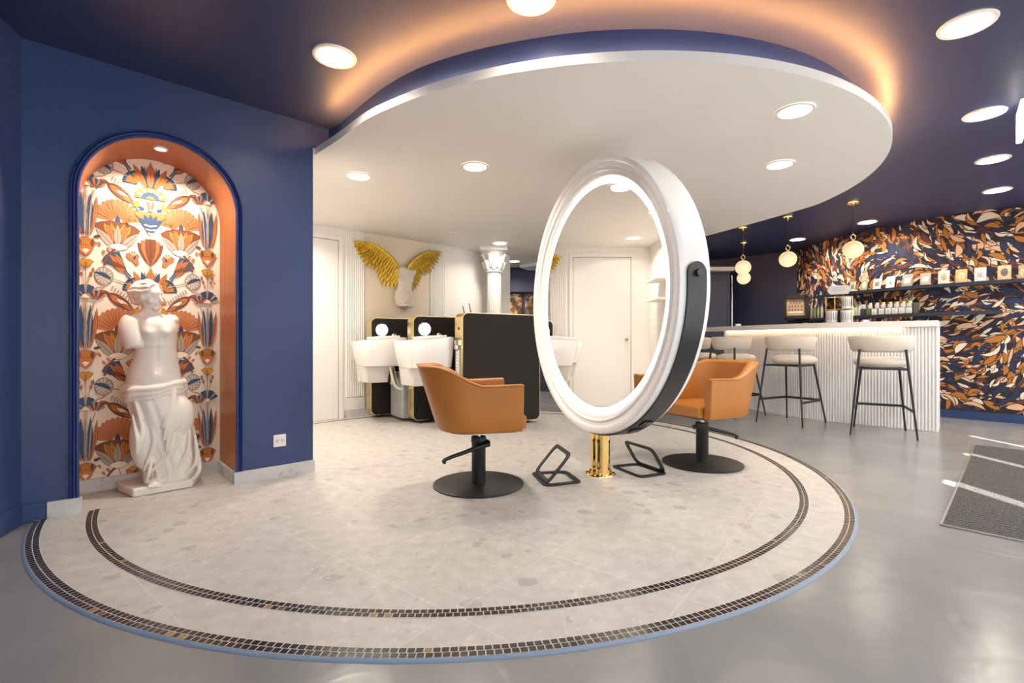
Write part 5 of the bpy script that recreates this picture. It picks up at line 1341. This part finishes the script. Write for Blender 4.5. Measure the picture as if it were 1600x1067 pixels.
    # cloth rolls round the hips
    def roll(ya, yb, r, dy=0.0, x0=350, x1=612, wob=0.004, ph=0):
        pts = []
        for k in range(40):
            t = 2 * pi * k / 40; a = loc((x0 + x1) / 2 + (x1 - x0) / 2 * cos(t), (ya + yb) / 2 + (yb - ya) / 2 * cos(t)); pts.append(Vector((a.x, 0.128 * sin(t) + dy, a.z + wob * sin(5 * t + ph))))
        tube(bm, pts, [r * (1 + .18 * sin(7 * 2 * pi * k / 40 + ph)) for k in range(40)], 12, closed=True)
    roll(508, 470, 0.020, x0=356, x1=606); roll(530, 486, 0.017, x0=354, x1=610, ph=1); roll(548, 500, 0.014, ph=2, x0=360, x1=612)
    # hanging fold bunch from the hip to the knee
    for dx, r, e, yy in ((-20, .010, 650, 520), (-9, .014, 700, 505), (2, .015, 748, 500), (13, .011, 720, 512), (26, .010, 668, 530), (38, .008, 640, 545)):
        tube(bm, catmull([loc(552 + dx * .5, yy, -.118), loc(546 + dx * .8, 575, -.146), loc(530 + dx * 1.1, 640, -.156), loc(516 + dx * 1.0, e, -.146)], 5), [r * (0.6 + .5 * sin(pi * min(1, .15 + k / 17))) for k in range(16)], 10)
    for x0, y0, x1, y1, x2, y2, r in ((395, 545, 420, 650, 400, 745, .010), (600, 560, 560, 720, 450, 840, .012), (620, 600, 600, 760, 500, 870, .011), (420, 560, 470, 690, 430, 830, .010), (640, 680, 640, 790, 560, 880, .012), (385, 600, 400, 690, 400, 760, .010), (480, 540, 500, 620, 500, 700, .008), (655, 760, 650, 830, 600, 885, .012), (470, 760, 450, 830, 440, 880, .010)):
        tube(bm, catmull([loc(x0, y0, -.095), loc(x1, y1, -.132), loc(x2, y2, -.105)], 6), [r * (0.7 + 0.5 * sin(pi * k / 12)) for k in range(13)], 10)
    # foot showing at the hem
    f = loc(470, 878, -.105); ball(bm, f, (0.038, 0.075, 0.028), 20, 12)
    for k in range(5): q = loc(448 + k * 12, 884, -.165 + abs(k - 1) * 0.006); ball(bm, q, (0.0095, 0.020, 0.0095), 12, 8)
    # head, turned to the right and a little down
    hc = loc(452, 112, -.004); hr = Matrix.Rotation(R(52), 4, 'Z') @ Matrix.Rotation(R(6), 4, 'X')   # face looks along local -y of this frame
    def H(dx, dy, dz): return hc + (hr @ Vector((dx, dy, dz)))
    def hb(dx, dy, dz, r, rot=None): ball(bm, H(dx, dy, dz), r, 24, 16, hr if rot is None else hr @ rot)
    hb(0, 0, 0.012, (0.064, 0.080, 0.080)); hb(0, -0.022, -0.030, (0.049, 0.054, 0.060)); hb(0, -0.062, -0.076, (0.020, 0.016, 0.016))           # skull, jaw, chin
    hb(0, -0.052, 0.022, (0.048, 0.028, 0.026)); 
    tube(bm, [H(0, -0.074, 0.018), H(0, -0.084, -0.004), H(0, -0.095, -0.026), H(0, -0.078, -0.033)], [0.008, 0.0085, 0.0115, 0.006], 10)            # nose
    for sx in (-1, 1):
        hb(sx * 0.024, -0.066, 0.014, (0.017, 0.009, 0.006)); hb(sx * 0.025, -0.063, 0.000, (0.013, 0.009, 0.007)); hb(sx * 0.034, -0.045, -0.030, (0.020, 0.022, 0.022)); hb(sx * 0.058, -0.004, -0.010, (0.010, 0.016, 0.022))
    hb(0, -0.077, -0.047, (0.020, 0.009, 0.0055)); hb(0, -0.075, -0.057, (0.017, 0.009, 0.0055))
    for k in range(9):                                       # wavy hair bands swept back to a bun
        a = -0.5 + k * 0.33; pts = []
        for j in range(9):
            u = j / 8; th = -1.0 + 2.9 * u
            pts.append(H(0.067 * cos(pi * k / 8) * (1 - 0.15 * u) * (1 if True else 0), -0.050 + 0.125 * u, 0.030 + 0.064 * sin(pi * k / 8) * (0.75 + 0.4 * sin(pi * min(1, u * 1.1))) - 0.02 * u + 0.004 * sin(9 * u + k)))
        tube(bm, pts, [0.010, .012, .012, .012, .012, .012, .012, .011, .010], 8)
    hb(0, 0.086, 0.008, (0.036, 0.030, 0.034)); hb(0.01, 0.100, -0.004, (0.022, 0.020, 0.026)); hb(0, 0.03, 0.03, (0.066, 0.062, 0.066))
    hb(0.0, 0.068, -0.035, (0.030, 0.024, 0.03))
    body = finish('figure', bm, M_plaster, root, smooth=180)
    rm = body.modifiers.new('remesh', 'REMESH'); rm.mode = 'VOXEL'; rm.voxel_size = 0.004; rm.use_smooth_shade = True
    sm = body.modifiers.new('smooth', 'SMOOTH'); sm.factor = 0.5; sm.iterations = 7
    # base slab
    R_ = Matrix.Rotation(-YAW, 4, 'Z'); bm = bmesh.new()
    pts = [G(181, 765), G(189, 772), G(207.5, 780), G(301, 763), G(314, 749), G(306, 744.5), G(230, 752)]
    q = [R_ @ (Vector((p.x, p.y, 0)) - Vector((o0.x, o0.y, 0))) for p in pts]
    prism(bm, [(a.x, min(a.y, 0.155)) for a in q], 0.0, 0.052); finish('base', bm, M_plaster, root, bevel=0.010, seg=3)
statue()

# ---------------------------------------------------------------- winged torso on the beige wall
def winged():
    zx = lambda x: 540 + x / 7.622
    zy = lambda y: 360 + y / 7.622
    o0 = PS(SZ(zx(665), 400, CD)[0], CD, SZ(zx(665), zy(700), CD)[1]); root = thing('winged_torso_sculpture', 'pale stone torso with spread gold wings mounted on the beige wall panel', 'wall sculpture', o0, YAW)
    def loc(x, y, off): s, z = SZ(zx(x), zy(y), CD); return Vector((s - o0.dot(D), -off, z - o0.z))
    M_feath = mat('gold_leaf_feathers', (0.72, 0.49, 0.07), 0.36, 0.75, bump=(90, 0.6), var=(30, 0.25))
    def feather(bm, a, b, w, off, th=0.012, n=8):
        """a root, b tip (x,y zoom), pointed-oval blade with a raised quill"""
        A_, B_ = loc(*a, off), loc(*b, off * 0.8); d = (B_ - A_); l = d.length; d = d / l; s = Vector((-d.z, 0, d.x))
        L_, C_, R2 = [], [], []
        for k in range(n + 1):
            t = k / n; ww = w * (0.55 + 0.45 * sin(pi * min(1, t * 0.9))) * (1 if t < 0.72 else max(0.0, (1 - ((t - 0.72) / 0.28) ** 2)) ** 0.6)
            p = A_ + d * l * t; L_.append(p + s * ww); R2.append(p - s * ww); C_.append(p + Vector((0, -th, 0)))
        Lv, Cv, Rv = ([bm.verts.new(p) for p in q] for q in (L_, C_, R2))
        Bv = [bm.verts.new(p + Vector((0, th * 0.4, 0))) for p in C_]
        for k in range(n):
            bm.faces.new([Lv[k], Cv[k], Cv[k + 1], Lv[k + 1]]); bm.faces.new([Cv[k], Rv[k], Rv[k + 1], Cv[k + 1]])
            bm.faces.new([Lv[k + 1], Bv[k + 1], Bv[k], Lv[k]]); bm.faces.new([Bv[k + 1], Rv[k + 1], Rv[k], Bv[k]])
    def poly_at(P, t):
        L_ = [0]
        for a, b in zip(P, P[1:]): L_.append(L_[-1] + math.dist(a, b))
        x = t * L_[-1]
        for i in range(len(P) - 1):
            if L_[i + 1] >= x - 1e-9: u = (x - L_[i]) / (L_[i + 1] - L_[i] or 1); return (P[i][0] + (P[i + 1][0] - P[i][0]) * u, P[i][1] + (P[i + 1][1] - P[i][1]) * u)
        return P[-1]
    def wing(lead, trail, n, name):
        bm = bmesh.new(); nn = n
        for lay, (frac, cnt, w, off) in enumerate(((1.0, n, 0.030, 0.022), (0.76, n, 0.026, 0.046), (0.54, n + 2, 0.022, 0.070), (0.36, n + 4, 0.018, 0.090))):
            for k in range(cnt):
                t = (k + 0.3 * (lay % 2)) / (cnt - 1); t = min(t, 1); tr = poly_at(trail, t)
                ld = poly_at(lead, min(1, 0.12 + 0.88 * t)); tip = (ld[0] + (tr[0] - ld[0]) * frac, ld[1] + (tr[1] - ld[1]) * frac)
                feather(bm, ld, tip, w * 0.9, off + 0.004 * (k % 2), 0.016)
        tube(bm, [loc(*poly_at(lead, k / 20), 0.062 + 0.035 * sin(pi * k / 20)) for k in range(21)], [0.010 + 0.020 * (k / 20) ** 0.7 for k in range(21)], 12)
        rnd = random.Random(5)
        for k in range(26):                                # small scale-like coverts on the leading edge
            t = 0.25 + 0.75 * k / 26; p = poly_at(lead, t); q = poly_at(trail, min(1, t * 0.95)); d = (q[0] - p[0], q[1] - p[1]); l = math.hypot(*d)
            for j in range(3): a = (p[0] + d[0] / l * j * 14, p[1] + d[1] / l * j * 14); feather(bm, a, (a[0] + d[0] / l * 34, a[1] + d[1] / l * 34), 0.012, 0.105 - j * 0.006, 0.008, 5)
        return finish(name, bm, M_feath, root, smooth=35)
    wing([(84, 150), (165, 150), (250, 165), (350, 212), (450, 290), (530, 360), (580, 450), (592, 520)], [(80, 150), (92, 200), (125, 285), (150, 335), (210, 420), (255, 450), (315, 472), (352, 500), (372, 560), (400, 640), (450, 680), (520, 684), (590, 684)], 17, 'wing')
    wing([(1118, 266), (1040, 262), (960, 264), (890, 285), (820, 330), (765, 375), (720, 440), (712, 500)], [(1122, 268), (1122, 300), (1102, 345), (1100, 385), (1060, 425), (1040, 470), (1010, 502), (950, 535), (892, 545), (884, 600), (858, 660), (850, 692), (800, 724), (755, 705)], 16, 'wing')
    bm = bmesh.new()
    rows = [(442, 600, 690, .024), (452, 592, 700, .032), (464, 580, 715, .038), (478, 566, 780, .044), (500, 562, 796, .048), (522, 568, 796, .050), (550, 580, 776, .056), (585, 586, 776, .054), (620, 592, 766, .046), (655, 590, 756, .044), (700, 580, 750, .050), (740, 566, 760, .058), (790, 553, 770, .064), (840, 556, 776, .064), (890, 572, 774, .060), (915, 590, 768, .054), (932, 630, 715, .040)]
    P = catmull([Vector(r[:3]) for r in rows], 4); Q = catmull([Vector((r[3], 0, 0)) for r in rows], 4); V = []
    for p, q in zip(P, Q):
        a, b = loc(p.y, p.x, 0.05), loc(p.z, p.x, 0.05); c = (a + b) / 2; rx = (b.x - a.x) / 2; ring = []
        for k in range(64):
            t = 2 * pi * k / 64; w = abs(sin(6 * t + 26 * (c.z) + 3 * sin(t))); m = 1 + (0.035 * w if p.x > 640 else 0.008 * w)
            ring.append(bm.verts.new((c.x + rx * m * cos(t), c.y - 0.02 + q.x * m * sin(t), c.z)))
        V.append(ring)
    for a, b in zip(V, V[1:]):
        for k in range(64): bm.faces.new([a[k], a[(k + 1) % 64], b[(k + 1) % 64], b[k]])
    bm.faces.new(V[0][::-1]); bm.faces.new(V[-1])
    for x, y in ((618, 560), (722, 562)): ball(bm, loc(x, y, 0.105), (0.030, 0.024, 0.026), 18, 12)
    for k in range(7): tube(bm, catmull([loc(740 - k * 8, 620 + k * 38, 0.105), loc(670, 690 + k * 34, 0.135), loc(590 + k * 2, 770 + k * 22, 0.110)], 5), [0.006 + 0.004 * sin(pi * j / 10) for j in range(11)], 8)
    ball(bm, loc(575, 486, 0.06), (0.042, 0.045, 0.044), 18, 12); ball(bm, loc(776, 502, 0.06), (0.042, 0.045, 0.040), 18, 12)
    t = finish('torso', bm, M_stonew, root, smooth=180)
    rm = t.modifiers.new('remesh', 'REMESH'); rm.mode = 'VOXEL'; rm.voxel_size = 0.006; rm.use_smooth_shade = True
    sm = t.modifiers.new('smooth', 'SMOOTH'); sm.factor = 0.5; sm.iterations = 2
winged()
